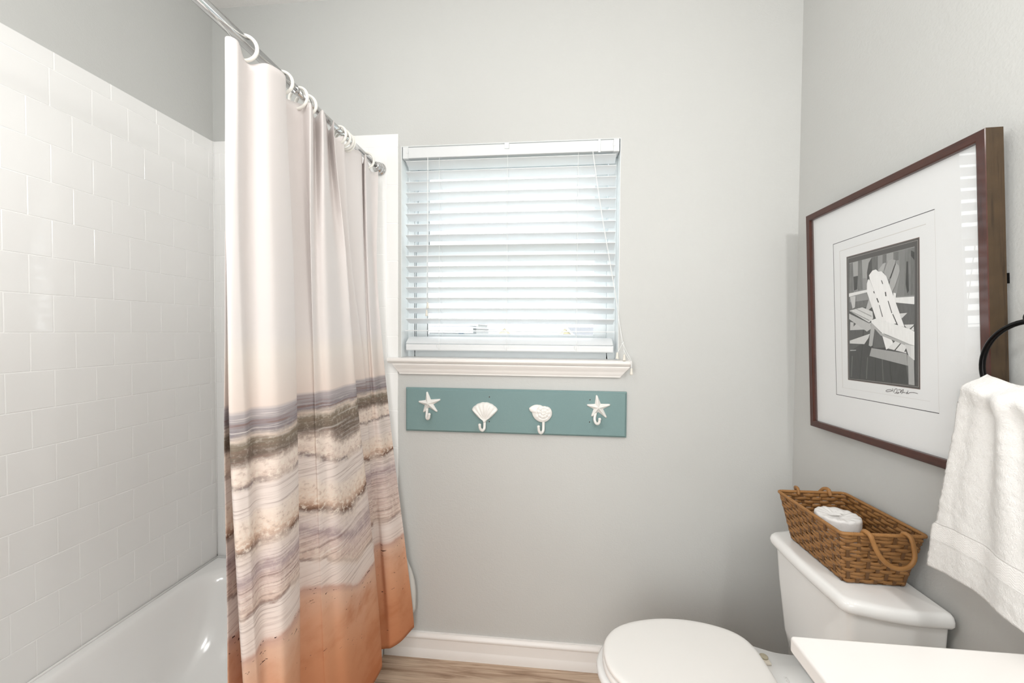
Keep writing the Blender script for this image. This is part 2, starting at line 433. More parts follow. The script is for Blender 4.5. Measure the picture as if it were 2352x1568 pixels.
def field(P, amax, phase_even, phase_odd, bull_phase, right_strip=None):
    mb = MB()
    for k in range(16):
        z1 = TTOP - .054 - k * TT; z0 = z1 - TT
        ph = phase_even if k % 2 == 0 else phase_odd
        a = ph - .1104
        while a < amax:
            tile(mb, P, max(0, a), min(amax, a + .1104), z0, z1); a += .1104
    a = bull_phase - .155
    while a < amax:
        tile(mb, P, max(0, a), min(amax, a + .155), TTOP - .054, TTOP, bev=.0016); a += .155
    if right_strip:
        z = TTOP
        tile(mb, P, amax, right_strip, z - .054, z, bev=.0016); z -= .054
        while z > .1:
            tile(mb, P, amax, right_strip, max(.1, z - .155), z, bev=.0016); z -= .155
    # grout bed
    h = .0051
    q = [(0.0005, TZ - .02), (amax, TZ - .02), (amax, TTOP - .0012), (0.0005, TTOP - .0012)]
    mb.add([P(x, y, h) for x, y in q], [(0, 1, 2, 3)], 1)
    if right_strip:
        q = [(amax, .1), (right_strip - .0015, .1), (right_strip - .0015, TTOP - .0012), (amax, TTOP - .0012)]
        mb.add([P(x, y, h) for x, y in q], [(0, 1, 2, 3)], 1)
    return mb
field(lambda a, b_, h: (-.006 + h, -a - .0062, b_), 1.52, .0254, .0254 + .0552, .100).build('tile_panel', [M['tile'], M['grout']], wl)
field(lambda a, b_, h: (a, -h, b_), .770, .03, .03 + .0552, .155, .821).build('tile_panel', [M['tile'], M['grout']], wb)

# baseboards: moulded profile swept along a wall
prof = [(0, 0), (.017, 0), (.017, .030), (.0135, .036), (.013, .040), (.013, .078), (.0155, .081), (.0165, .086), (.0155, .091), (.0115, .095), (.009, .101), (0, .102)]
def sweep_base(P): 
    mb = MB()
    mb.loft([[P(0, d, z) for d, z in prof], [P(1, d, z) for d, z in prof]], sm=False); return mb
struct(sweep_base(lambda s, d, z: (lerp(.765, W - .0, s), -d, z)), 'baseboard_back', M['trim'], auto=35)
struct(sweep_base(lambda s, d, z: (W - d, lerp(-.018, -.93, s), z)), 'baseboard_right', M['trim'], auto=35)

# ----------------------------------------------------------------- window

w = MB()
y0, y1 = .075, .128
for a, c in (((WX0, y0, WZ0), (WX0 + .034, y1, WZ1)), ((WX1 - .034, y0, WZ0), (WX1, y1, WZ1)),
             ((WX0 + .034, y0, WZ1 - .036), (WX1 - .034, y1, WZ1)), ((WX0 + .034, y0, WZ0), (WX1 - .034, y1, WZ0 + .04))):
    w.box(a, c)
win = struct(w, 'window_1', M['vinyl'], bevel=.003)
def sash(name, z0, z1, ya, yb, st, rb, rt):
    m = MB(); xa, xb = WX0 + .035, WX1 - .035
    m.box((xa, ya, z0), (xa + st, yb, z1)); m.box((xb - st, ya, z0), (xb, yb, z1))
    m.box((xa + st, ya, z1 - rt), (xb - st, yb, z1)); m.box((xa + st, ya, z0), (xb - st, yb, z0 + rb))
    o = m.build(name, M['vinyl'], win, bevel=.003)
    ym = (ya + yb) / 2
    MB().box((xa + st - .004, ym - .002, z0 + rb - .004), (xb - st + .004, ym + .002, z1 - rt + .004)).build('pane', M['pane'], o)
    return o
sash('lower_sash', WZ0 + .041, 1.725, .086, .106, .052, .06, .045)
sash('upper_sash', 1.700, WZ1 - .037, .108, .126, .052, .03, .04)
lk = MB()
for x in (1.10, 1.45): lk.box((x - .02, .078, 1.722), (x + .02, .098, 1.738))
lk.build('sash_lock', M['vinyl'], win, bevel=.003)
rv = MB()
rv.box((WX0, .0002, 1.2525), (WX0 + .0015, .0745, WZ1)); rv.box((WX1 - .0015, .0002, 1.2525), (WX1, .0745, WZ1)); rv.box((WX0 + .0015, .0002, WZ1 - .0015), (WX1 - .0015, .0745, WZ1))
rv.build('daylit_reveal_lining', M['reveal'], win)  # thin lining added to carry the painted daylight brightness
# stool (sill board) with rounded nose and moulded apron with mitred ends
nose = [(.074, 1.230), (-.030, 1.230), (-.034, 1.232), (-.036, 1.236), (-.040, 1.239), (-.041, 1.244), (-.040, 1.249), (-.036, 1.252), (.074, 1.252)]
sl = MB()
sl.loft([[(x, y, z) for y, z in nose] for x in (.787, 1.763)], sm=False)
# cut to the opening behind the wall face: the part inside the reveal is narrower
sill = MB()
def nosering(x): return [(x, y, z) for y, z in nose[1:-1]] 
sill.loft([[(x, y, z) for y, z in [(0, 1.230)] + nose[1:-1] + [(0, 1.252)]] for x in (.787, .789, 1.761, 1.763)], sm=False)
sill.box((WX0 + .0005, 0, 1.231), (WX1 - .0005, .0745, 1.252))
sill.build('window_sill', M['trim'], win, auto=40)
ap = [(0, 1.2295), (-.0335, 1.2295), (-.0335, 1.226), (-.0315, 1.222), (-.0275, 1.215), (-.0225, 1.209), (-.0205, 1.203), (-.0185, 1.197), (-.0145, 1.192), (-.0135, 1.189), (-.0135, 1.185), (0, 1.185)]
L = lambda y, z: .828 - (.022) * ((z - 1.185) / .0445)
apron = MB(); apron.loft([[(.830 - .026 * (z - 1.185) / .0445, y, z) for y, z in ap], [(1.722 + .036 * (z - 1.185) / .0445, y, z) for y, z in ap]], sm=False)
apron.build('apron', M['trim'], win, auto=40)

# ----------------------------------------------------------------- venetian blind
bl = thing('window_blind', (1.274, .035, WZ0), 'white two-inch slat blind hanging half open in the bathroom window', 'blind')
h = MB(); h.box((.838, .006, 2.073), (1.710, .058, 2.117)).build('headrail', M['slat'], bl, bevel=.002)
for x, sx in ((.838, 1), (1.710, -1)):
    e = MB(); xa, xb = sorted((x - .001 * sx, x + .021 * sx)); e.box((xa, .002, 2.070), (xb, .06, 2.1185)); 
    xc, xd = sorted((x + .013 * sx, x + .023 * sx)); e.box((xc, .001, 2.090), (xd, .004, 2.103))
    e.build('end_bracket', M['slat'], bl, bevel=.0015)
for x, wd in ((1.268, .009), (1.634, .0045)):
    MB().box((x - wd, .0015, 2.096 if wd > .006 else 2.068), (x + wd, .006, 2.118)).build('valance_clip', M['vinyl'], bl, bevel=.001)
sx0, sx1 = .846, 1.702
slats = MB()
def slat(zc, th, yc=.0352, ln=(sx0, sx1), half=.0245, t=.0028, crown=.0012):
    n = 8; up = []; dn = []
    for i in range(n + 1):
        q = -half + 2 * half * i / n; c = crown * (1 - (q / half) ** 2)
        for lst, o in ((up, t / 2), (dn, -t / 2)):
            a, bz = q, c + o
            lst.append((yc + a * math.cos(th) + bz * math.sin(th), zc - a * math.sin(th) + bz * math.cos(th)))
    ring = up + dn[::-1]
    slats.loft([[(x, y, z) for y, z in ring] for x in ln], sm=False)
th0 = math.radians(22)
zs = [2.063] + [2.020 - .04335 * k for k in range(15)]
for z in zs: slat(z - .0245 * math.sin(th0), th0 + random.uniform(-.015, .015))
slat(1.363, math.radians(1.0))
slat(1.3235, math.radians(-33), .0355, (sx0 + .001, sx1 - .004))
slats.build('slats', M['slat'], bl, auto=40)
br = MB(); br.loft([[(x, y, z) for y, z in [(.012, 1.281), (.009, 1.285), (.0095, 1.293), (.008, 1.299), (.009, 1.307), (.058, 1.309), (.061, 1.30), (.060, 1.281)]] for x in (sx0 + .004, sx1 - .004)], sm=False)
br.build('bottom_rail', M['slat'], bl, auto=40)
for x in (.990, 1.271, 1.553):
    m = MB()
    for y in (.0085, .0615):
        m.tube([(x + .0006 * math.sin(9 * i + x * 9), y, lerp(2.072, 1.284, i / 24)) for i in range(25)], .0007, 6)
    for z in zs[1:] + [1.366]:
        m.tube([(x, .009, z - .001), (x, .061, z - .022 if z > 1.4 else z - .002)], .0005, 5)
    m.tube([(x + .009 * math.cos(a) , .006 + .002 * math.sin(2 * a), 1.300 + .011 * math.sin(a)) for a in [i * 2 * PI / 16 for i in range(16)]], .0006, 5, closed=True)
    m.build('ladder_cord', M['cord'], bl)
def tassel(parent, x, y, z, s=1., tilt=(0, 0)):
    m = MB(); m.lathe([(.0, 0), (.0032, -.0005), (.0038, -.004), (.0040, -.010), (.0050, -.016), (.0062, -.022), (.0060, -.025), (.0038, -.0252), (.0, -.0235)], (x, y, z), 'z', 16)
    return m.build('tassel', M['tassel'], parent)
t = MB()
t.tube([(.9435, .004, lerp(2.073, 1.478, i / 10)) for i in range(11)], .0008, 6)
t.tube([(.9415 - .0018 * i / 10, .0035, lerp(2.073, 1.447, i / 10)) for i in range(11)], .0008, 6)
tc = t.build('tilt_cord', M['cord'], bl)
tassel(tc, .9437, .004, 1.481); tassel(tc, .9395, .0035, 1.449)
# lift cord: pulled across the right of the slats, over the reveal corner, down past the sill
lc = MB()
mainp = spline([(1.609, .004, 2.072), (1.640, -.001, 1.86), (1.680, -.005, 1.63), (1.703, -.008, 1.50), (1.720, -.010, 1.385), (1.729, -.018, 1.326)], 24)
for d in (-.0010, .0010): lc.tube([(x + d, y, z) for x, y, z in mainp], .0008, 6)
lc.tube(spline([(1.729, -.018, 1.326), (1.735, -.03, 1.29), (1.748, -.044, 1.262), (1.757, -.0455, 1.246), (1.759, -.0455, 1.222)], 14), .0008, 6)
lc.tube(spline([(1.7285, -.018, 1.330), (1.7415, -.032, 1.29), (1.7565, -.0465, 1.258), (1.7605, -.047, 1.24), (1.7600, -.046, 1.222)], 14), .0008, 6)
lc.tube(spline([(1.729, -.018, 1.322), (1.722, -.02, 1.305), (1.709, -.022, 1.282)], 8), .0008, 6)
lc.tube(spline([(1.729, -.018, 1.322), (1.732, -.028, 1.305), (1.7335, -.036, 1.276)], 8), .0008, 6)
lc.tube([(1.729 + .004 * math.cos(a), -.019 + .003 * math.sin(a * 2), 1.323 + .005 * math.sin(a)) for a in [i * 2 * PI / 14 for i in range(14)]], .001, 5, closed=True)
lco = lc.build('lift_cord', M['cord'], bl)
tassel(lco, 1.709, -.022, 1.284); tassel(lco, 1.7335, -.0368, 1.278); tassel(lco, 1.7597, -.046, 1.225)

# ----------------------------------------------------------------- outdoors, seen between the slats
GZ = -3.0
gr = MB().box((-40, .6, GZ - .2), (40, 60, GZ)); struct(gr, 'ground_outside', M['lawn'])
def roofhouse(name, loc, label, x0, x1, y, ez, rz, depth, gables):
    hroot = thing(name, (loc[0], loc[1], GZ), label, 'house', 'neighbouring houses outside the window')
    MB().box((x0 + .3, y, GZ), (x1 - .3, y + depth * 2, ez)).build('wall', M['stucco'], hroot)
    r = MB(); ym = y + depth
    r.add([(x0, y - .4, ez), (x1, y - .4, ez), (x1 - .6, ym, rz), (x0 + .6, ym, rz), (x0, y + depth * 2 + .4, ez), (x1, y + depth * 2 + .4, ez)], [(0, 1, 2, 3), (4, 3, 2, 5), (0, 3, 4), (1, 5, 2), (0, 4, 5, 1)])
    r.build('roof', M['shingle'], hroot)
    MB().box((x0, y - .45, ez - .12), (x1, y - .38, ez + .03)).build('fascia', M['whitetrim'], hroot)
    for gx, gw, gh, gz in gables:
        d = MB(); yy = y + .15
        d.add([(gx - gw, yy, gz - gh), (gx + gw, yy, gz - gh), (gx, yy, gz), (gx - gw, yy + 2.2, gz - gh), (gx + gw, yy + 2.2, gz - gh), (gx, yy + 2.2, gz)], [(0, 1, 2), (0, 2, 5, 3), (1, 4, 5, 2), (0, 3, 4, 1), (3, 5, 4)])
        dm = d.build('dormer', M['cream'], hroot)
        f = MB()
        for sgn in (-1, 1):
            f.add([(gx + sgn * gw * 1.12, yy - .04, gz - gh - .02), (gx, yy - .04, gz + .10), (gx, yy - .04, gz - .06), (gx + sgn * (gw * .82), yy - .04, gz - gh - .02)], [(0, 1, 2, 3)])
        f.build('bargeboard', M['whitetrim'], dm, solid=.05)
    return hroot
roofhouse('neighbor_house', (1.5, 14), 'grey shingled house with two cream gables seen low through the window', -2.6, 8.5, 15.5, .15, 1.62, 4.5, [(-.584, .34, .30, 1.58), (1.956, .34, .30, 1.58)])
hb = roofhouse('neighbor_house', (-3.2, 9), 'pale stucco house with white eaves at lower left of the window view', -6.0, -.56, 9, 1.44, 1.53, 2.0, [])
hw = MB().box((-1.02, 8.97, .3), (-.89, 9.01, 1.32)); hw.build('window', M['bluewin'], hb)
hc = roofhouse('neighbor_house', (-9, 30), 'farther brownish house whose roof rises above the pale stucco house', -14, -4.3, 30, 1.9, 2.5, 3, [])
MB().box((-6.1, 29.94, 1.95 - .35), (-5.5, 30, 2.25 - .35)).build('window', M['bluewin'], hc)
tr = thing('garden_tree', (-2.0, 7.3, GZ), 'pale leafy tree at far left of the window view', 'tree')
MB().tube([(-2.0, 7.3, GZ), (-1.95, 7.3, -.6), (-1.85, 7.3, .8)], [.12, .09, .03], 8).build('trunk', M['wickerdark'], tr)
cm = MB()
for i in range(260):
    a = random.uniform(0, 2 * PI); rr = random.random() ** .5 * .62; zc = random.uniform(-.7, .75)
    rr *= math.sqrt(max(.05, 1 - (zc / .85) ** 2)); c = Vector((-1.82 + rr * math.cos(a), 7.3 + rr * math.sin(a), .8 + zc))
    d = Vector((random.uniform(-1, 1), random.uniform(-1, 1), random.uniform(-1, 1))).normalized() * .09; e = d.orthogonal().normalized() * .05
    cm.add([c - d, c + e, c + d, c - e], [(0, 1, 2, 3)])
cm.build('crown', M['leafy'], tr)

# ================================================================= bathtub
tub = thing('bathtub', (.381, -.762, 0), 'white alcove bathtub behind the beach-print curtain', 'bathtub')
X0, X1, Y0, Y1 = .0015, .762, -1.524, -.0075
def rrect(x0, x1, y0, y1, r, z, n=10):
    pts = []
    for cx, cy, a0 in ((x1 - r, y1 - r, 0), (x0 + r, y1 - r, 90), (x0 + r, y0 + r, 180), (x1 - r, y0 + r, 270)):
        for k in range(n + 1):
            a = math.radians(a0 + 90 * k / n); pts.append((cx + r * math.cos(a), cy + r * math.sin(a), z))
    return pts
m = MB()
def ring(ix, ixr, iy, iyn, r, z): return rrect(X0 + ix, X1 - ixr, Y0 + iyn, Y1 - iy, r, z)
rings = [ring(0, .0, 0, 0, .004, 0), ring(0, .0, 0, 0, .004, TZ - .02), ring(0, .004, 0, .004, .006, TZ - .006), ring(0, .012, 0, .012, .01, TZ),
         ring(.028, .045, .060, .07, .12, TZ), ring(.034, .052, .068, .08, .13, TZ - .003), ring(.042, .060, .078, .09, .135, TZ - .012), ring(.050, .067, .092, .10, .14, TZ - .035),
         ring(.062, .080, .130, .12, .15, TZ - .11), ring(.080, .098, .19, .15, .16, TZ - .20), ring(.105, .12, .27, .19, .17, TZ - .268), ring(.14, .155, .33, .24, .17, TZ - .297), ring(.20, .22, .42, .32, .12, TZ - .305)]
m.loft(rings, cap0=True, cap1=True)
m.build('tub_shell', M['tub'], tub, auto=60)
MB().lathe([(.0, .004), (.034, .004), (.037, .0), (.037, -.004), (0, -.004)], (.38, -1.16, TZ - .3015), 'z', 24).build('drain', M['chrome'], tub)
cal = MB().tube([(.0052, -.013, TZ + .0015), (.0052, -.7, TZ + .0015), (.0052, -1.518, TZ + .0015)], .0048, 8)
cal.tube([(.006, -.0115, TZ + .0015), (.4, -.0115, TZ + .0015), (.755, -.0115, TZ + .0015)], .0048, 8)
MB().tube([(.0014, -.0074, TZ + .012), (.0014, -.0074, 1.3), (.0014, -.0074, TTOP - .002)], .0022, 8).build('corner_bead', M['grout'], wb)
cal.build('caulk_bead', M['tub'], tub)

# ================================================================= curtain rod and rings
RX = .744
rodz = lambda y: 2.026
rod = thing('shower_curtain_rod', (RX, 0, 2.026), 'chrome tension rod across the tub carrying the curtain', 'curtain rod')
ro = MB().tube([(RX, -1.527, 2.026), (RX, -1.0, 2.026), (RX, -.565, 2.026)], .0125, 24)
ro.tube([(RX, -.572, 2.026), (RX, -.560, 2.026)], [.0128, .0118], 24)
ro.build('outer_tube', M['chrome'], rod)
MB().tube([(RX, -.57, 2.026), (RX, -.012, 2.026)], .0105, 24).build('inner_tube', M['chrome'], rod)
for yy, sg in ((-.0065, -1), (-1.529, 1)):
    f = MB().lathe([(0, 0), (.026, 0), (.0265, sg * .004), (.024, sg * .0075), (.021, sg * .009), (.020, sg * .013), (.0225, sg * .0165), (.0225, sg * .021), (.019, sg * .025), (.0150, sg * .028), (.0148, sg * .044), (.0115, sg * .046), (.0, sg * .046)], (RX, yy, 2.026), 'y', 36)
    f.build('end_flange', M['chrome'], rod)

# curtain: fold lines given as (x, y) at six heights, then splined
ZL = [1.985, 1.6, 1.2, .8, .45, .14]
COLS = [
 [(0.722, -0.772), (0.72, -0.782), (0.718, -0.79), (0.715, -0.786), (0.765, -0.843), (0.79, -0.872)],
 [(0.715, -0.715), (0.71, -0.693), (0.7, -0.664), (0.7, -0.647), (0.765, -0.717), (0.785, -0.73)],
 [(0.742, -0.806), (0.758, -0.826), (0.772, -0.838), (0.792, -0.843), (0.81, -0.842), (0.82, -0.835)],
 [(0.77, -0.805), (0.782, -0.823), (0.797, -0.832), (0.817, -0.837), (0.83, -0.829), (0.84, -0.819)],
 [(0.75, -0.752), (0.765, -0.773), (0.785, -0.787), (0.81, -0.798), (0.83, -0.806), (0.84, -0.803)],
 [(0.78, -0.722), (0.8, -0.738), (0.82, -0.75), (0.84, -0.767), (0.86, -0.786), (0.87, -0.792)],
 [(0.775, -0.651), (0.785, -0.646), (0.8, -0.651), (0.82, -0.675), (0.83, -0.689), (0.84, -0.703)],
 [(0.74, -0.627), (0.735, -0.613), (0.74, -0.613), (0.76, -0.635), (0.785, -0.65), (0.79, -0.666)],
 [(0.745, -0.54), (0.755, -0.528), (0.78, -0.554), (0.8, -0.569), (0.82, -0.586), (0.83, -0.589)],
 [(0.786, -0.559), (0.775, -0.545), (0.788, -0.552), (0.81, -0.565), (0.83, -0.577), (0.84, -0.574)],
 [(0.742, -0.47), (0.765, -0.501), (0.79, -0.521), (0.815, -0.53), (0.837, -0.538), (0.85, -0.535)],
 [(0.782, -0.491), (0.785, -0.484), (0.805, -0.496), (0.83, -0.494), (0.85, -0.488), (0.86, -0.47)],
 [(0.742, -0.393), (0.765, -0.384), (0.795, -0.391), (0.82, -0.376), (0.843, -0.365), (0.855, -0.339)],
 [(0.778, -0.425), (0.782, -0.356), (0.797, -0.331), (0.815, -0.28), (0.835, -0.25), (0.85, -0.238)],
 [(0.735, -0.372), (0.735, -0.329), (0.75, -0.303), (0.77, -0.29), (0.785, -0.276), (0.8, -0.266)],
 [(0.76, -0.33), (0.765, -0.292), (0.775, -0.21), (0.785, -0.184), (0.8, -0.182), (0.815, -0.192)],
 [(0.735, -0.309), (0.735, -0.259), (0.745, -0.229), (0.76, -0.205), (0.785, -0.195), (0.795, -0.178)],
 [(0.755, -0.207), (0.76, -0.198), (0.77, -0.183), (0.78, -0.149), (0.8, -0.141), (0.825, -0.161)],
 [(0.742, -0.158), (0.757, -0.171), (0.77, -0.158), (0.79, -0.134), (0.825, -0.146), (0.85, -0.155)],
 [(0.765, -0.182), (0.77, -0.172), (0.785, -0.155), (0.81, -0.121), (0.85, -0.124), (0.875, -0.13)],
 [(0.746, -0.097), (0.758, -0.1), (0.782, -0.099), (0.82, -0.08), (0.864, -0.077), (0.893, -0.091)],
 [(0.762, -0.065), (0.77, -0.094), (0.79, -0.069), (0.83, -0.055), (0.875, -0.055), (0.905, -0.045)],
]
HEM = [1.988, 1.985, 1.994, 1.990, 1.977, 1.993, 2.006, 1.980, 2.0, 1.990, 1.998, 2.007, 1.998, 2.012, 1.985, 2.008, 1.985, 2.012, 1.988, 2.012, 1.985, 1.995]
NU, NV = 400, 120
def colat(j, z):
    c = COLS[j]
    k = 0
    while k < 4 and z < ZL[k + 1]: k += 1
    t = (ZL[k] - z) / (ZL[k] - ZL[k + 1])
    g = lambda i: c[max(0, min(5, i))]
    return cr(g(k - 1), g(k), g(k + 1), g(k + 2), t)
# cloth arc length at waist height gives the print coordinate
grid = []; ztop = []
for iv in range(NV + 1):
    row = []
    for iu in range(NU + 1):
        row.append(None)
    grid.append(row)
def zedge(f, top):
    # slightly scalloped top hem between rings, gently uneven bottom hem
    if not top: return .146 + .004 * math.sin(f * 21)
    x = f * (len(HEM) - 1); k = min(int(x), len(HEM) - 2); g = lambda i: (HEM[max(0, min(len(HEM) - 1, i))],)
    return cr(g(k - 1), g(k), g(k + 1), g(k + 2), x - k)[0]
for iu in range(NU + 1):
    f = iu / NU; x = f * (len(COLS) - 1)
    k = min(int(x), len(COLS) - 2); t = x - k
    zt, zb_ = zedge(f, True), zedge(f, False)
    for iv in range(NV + 1):
        z = lerp(zt, zb_, iv / NV); zz = min(max(z, ZL[-1]), ZL[0])
        g = lambda i: colat(max(0, min(len(COLS) - 1, i)), zz)
        px, py = cr(g(k - 1), g(k), g(k + 1), g(k + 2), t)
        # small irregular drape
        a = sstep(1.98, 1.5, z)
        px += a * .0035 * (mnoise.noise(Vector((f * 18, z * 2.2, 3.)))); py += a * .003 * mnoise.noise(Vector((f * 18, z * 2.2, 9.)))
        # the cloth stays outside the tub apron
        if z < TZ + .03: px = max(px, .772)
        grid[iv][iu] = (px, py, z)
iv0 = NV // 2; arc = [0.]
for iu in range(NU):
    a, c = grid[iv0][iu], grid[iv0][iu + 1]; arc.append(arc[-1] + math.hypot(a[0] - c[0], a[1] - c[1]))
cu = MB()
vs = [p for r in grid for p in r]; uvs = [(arc[iu], grid[iv][iu][2]) for iv in range(NV + 1) for iu in range(NU + 1)]
fs = [(iv * (NU + 1) + iu, iv * (NU + 1) + iu + 1, (iv + 1) * (NU + 1) + iu + 1, (iv + 1) * (NU + 1) + iu) for iv in range(NV) for iu in range(NU)]
cu.add(vs, fs, 0, True, uvs)
cob = cu.build('shower_curtain', M['curtain'], solid=.0008)
tag(cob, 'shower curtain printed with a beach, white above and sand below', 'shower curtain')
# frosted liner behind the far end of the curtain
lm = MB(); LU, LV = 24, 60; vs = []
for iv in range(LV + 1):
    z = lerp(1.96, .165, iv / LV)
    for iu in range(LU + 1):
        s_ = iu / LU
        x = lerp(lerp(.728, .755, sstep(.8, .4, z)), .738 + .169 * sstep(.85, .25, z), s_)
        y = lerp(-.155, lerp(-.105, -.0295, sstep(.75, .35, z)), s_)
        zz = z
        if iv > LV - 8 and s_ > .5:      # rounded lower corner
            zz = z + (.05 * ((s_ - .5) / .5) ** 3) * ((iv - (LV - 8)) / 8)
        if zz < TZ + .03: x = max(x, .772)
        vs.append((x, y, zz))
lm.add(vs, [(iv * (LU + 1) + iu, iv * (LU + 1) + iu + 1, (iv + 1) * (LU + 1) + iu + 1, (iv + 1) * (LU + 1) + iu) for iv in range(LV) for iu in range(LU)], 0, True)
lo = lm.build('curtain_liner', M['liner'], solid=.0004)
tag(lo, 'frosted plastic liner peeking out behind the low far edge of the printed curtain', 'curtain liner')

RINGS = [-.754, -.623, -.551, -.516, -.335, -.315, -.296, -.278, -.133]
names = ['nearest', 'second', 'third', 'fourth', 'fifth', 'sixth', 'seventh', 'eighth', 'farthest']
r0 = None
for i, y in enumerate(RINGS):
    if r0 is None:
        mb = MB(); R_ = .0285
        mb.tube([(RX + R_ * math.cos(a), y, 2.0095 + R_ * math.sin(a)) for a in [k * 2 * PI / 40 for k in range(40)]], .0042, 10, closed=True)
        # origin at the ring's own centre
        for q in range(len(mb.v)): mb.v[q] = (mb.v[q][0] - RX, mb.v[q][1] - y, mb.v[q][2] - 2.0095)
        r = mb.build('curtain_ring', M['ringplastic']); r0 = r
    else:
        r = r0.copy(); COL.objects.link(r)
    r.location = (RX, y, 2.0105); r.rotation_euler = (0, 0, [.25, .18, -.1, .2, -.15, .1, .22, -.05, .2][i])
    lab = {0: 'white plastic curtain ring nearest the viewer on the chrome rod', 8: 'white plastic curtain ring closest to the back wall flange'}.get(i, '%s white plastic curtain ring along the rod, counted from the near end' % names[i])
    tag(r, lab, 'curtain ring', 'white rings on the curtain rod')

# ================================================================= coat hook board
hk = thing('hook_rack', (1.303, 0, 1.036), 'teal board with four white sea-creature hooks below the window sill', 'hook rack')
BX0, BX1, BZ0, BZ1 = .857, 1.7495, .949, 1.1285
def brd(i, y): return [(BX0 + i, y, BZ0 + i), (BX1 - i, y, BZ0 + i), (BX1 - i, y, BZ1 - i), (BX0 + i, y, BZ1 - i)]
MB().loft([brd(0, -.0005), brd(0, -.0105), brd(.0018, -.0118), brd(.0035, -.0125), brd(.0055, -.0175), brd(.0075, -.0190)], sm=False).build('board', M['teal'], hk)
ys = -.0190
for x, z in ((1.207, 1.098), (1.207, .998), (1.607, 1.096), (1.606, 1.008)):
    MB().lathe([(0, -.0012), (.0018, -.0009), (.0024, 0), (0, .0008)], (x, ys, z), 'y', 10).build('screw', M['screw'], hk)
def heightshape(mb, cx, cz, outline, hfun, rings=9):
    """raised relief: outline(theta)->radius around (cx,cz); hfun(rho,theta)->height"""
    n = 120; RR = []
    for k in range(rings + 1):
        rho = k / rings
        RR.append([(cx + outline(2 * PI * j / n) * rho * math.cos(2 * PI * j / n), ys - max(.0006, hfun(rho, 2 * PI * j / n)), cz + outline(2 * PI * j / n) * rho * math.sin(2 * PI * j / n)) for j in range(n)])
    RR.append([(x, ys + .0004, z) for x, y, z in RR[-1]])
    mb.loft(RR[1:], cap0=True, cap1=False)
def jhook(mb, pts, r=.0058):
    mb.tube(spline(pts, 22), [r * (.92 if k > 16 else 1) for k in range(23)], 10)
    e = Vector(pts[-1]); mb.lathe([(0, .0058), (.0042, .0045), (.0060, .0008), (.0056, -.003), (.0030, -.0055), (0, -.006)], e, 'z', 14)
def screwhead(x, z, parent):
    return MB().lathe([(0, -.0078), (.0016, -.0073), (.002, -.004), (0, -.003)], (x, ys, z), 'y', 10).build('screw', M['screw'], parent)
def starfish(cx, cz, tips, hook):
    mb = MB(); c = Vector((cx, 0, cz))
    arms = []
    for tx, tz in tips:
        d = Vector((tx - cx, 0, tz - cz)); arms.append((math.atan2(d.z, d.x), d.length))
    def arm_r(th):
        r = .0
        for a, ln in arms:
            dth = (th - a + PI) % (2 * PI) - PI
            # a tapering arm as seen in polar form
            wdt = .0148
            rr = ln
            x = abs(math.tan(dth)) if abs(dth) < 1.3 else 9
            # radius where half width wdt*(1-rad/ln*.75) meets the ray
            rad = wdt / (math.sin(abs(dth)) + .00001) if abs(dth) > 1e-4 else 9
            rad = wdt / (abs(math.sin(dth)) + wdt * .80 / ln * math.cos(dth)) if abs(dth) < PI / 2 else 0
            rad = min(rad, ln * (1 - .06 * abs(dth)))
            r = max(r, rad)
        return r
    def hf(rho, th):
        best = min(abs((th - a + PI) % (2 * PI) - PI) for a, _ in arms)
        lat = min(1., best * arm_r(th) * rho / .0105)
        return (.0105 * (1 - rho) + .0060) * (1 - .72 * lat ** 1.2) * (1 if rho < .97 else .55)
    heightshape(mb, cx, cz, arm_r, hf, 14)
    jhook(mb, hook)
    o = mb.build('starfish_hook', M['hook'], hk)
    for k in (1, 4):
        tx, tz = tips[k]; x, z = lerp(cx, tx, .76), lerp(cz, tz, .76)
        screwhead(x, z, o)
y = ys
starfish(.9555, 1.067, [(.949, 1.114), (.914, 1.073), (.935, 1.030), (1.005, 1.083), (.992, 1.033)],
         [(.950, y - .003, 1.045), (.950, y - .006, 1.025), (.951, y - .012, 1.012), (.957, y - .020, 1.007), (.9645, y - .026, 1.012), (.967, y - .028, 1.027)])
starfish(1.639, 1.067, [(1.632, 1.115), (1.595, 1.076), (1.613, 1.031), (1.685, 1.079), (1.671, 1.028)],
         [(1.629, y - .003, 1.045), (1.625, y - .006, 1.025), (1.627, y - .012, 1.012), (1.633, y - .020, 1.0065), (1.640, y - .026, 1.012), (1.642, y - .028, 1.026)])
# scallop
mb = MB(); pcx, pcz = 1.1885, 1.004
def fan(th):
    a = th - PI / 2; a = (a + PI) % (2 * PI) - PI
    edge = .072 - .004 * (a / .9) ** 2 + .0012 * abs(math.sin(a * 11))
    if abs(a) <= .90: return edge
    k = abs(a) - .90
    return max(.009, edge * math.exp(-k * 3.6) * 1.0)
def fanh(rho, th):
    a = (th - PI / 2 + PI) % (2 * PI) - PI
    rib = .0016 * math.cos(a * 22) * min(1, rho * 1.4) if abs(a) < .95 else 0
    return .0035 + .012 * math.sin(min(1., rho * 1.02) * PI * .80 + .35) + rib if rho < .985 else .003
heightshape(mb, pcx, pcz, fan, fanh, 14)
jhook(mb, [(1.1885, y - .005, 1.004), (1.1885, y - .007, .985), (1.188, y - .012, .972), (1.182, y - .020, .9665), (1.1745, y - .026, .975), (1.1725, y - .028, .990)])
o = mb.build('scallop_hook', M['hook'], hk)
for x, z in ((1.150, 1.036), (1.223, 1.038)): screwhead(x, z, o)
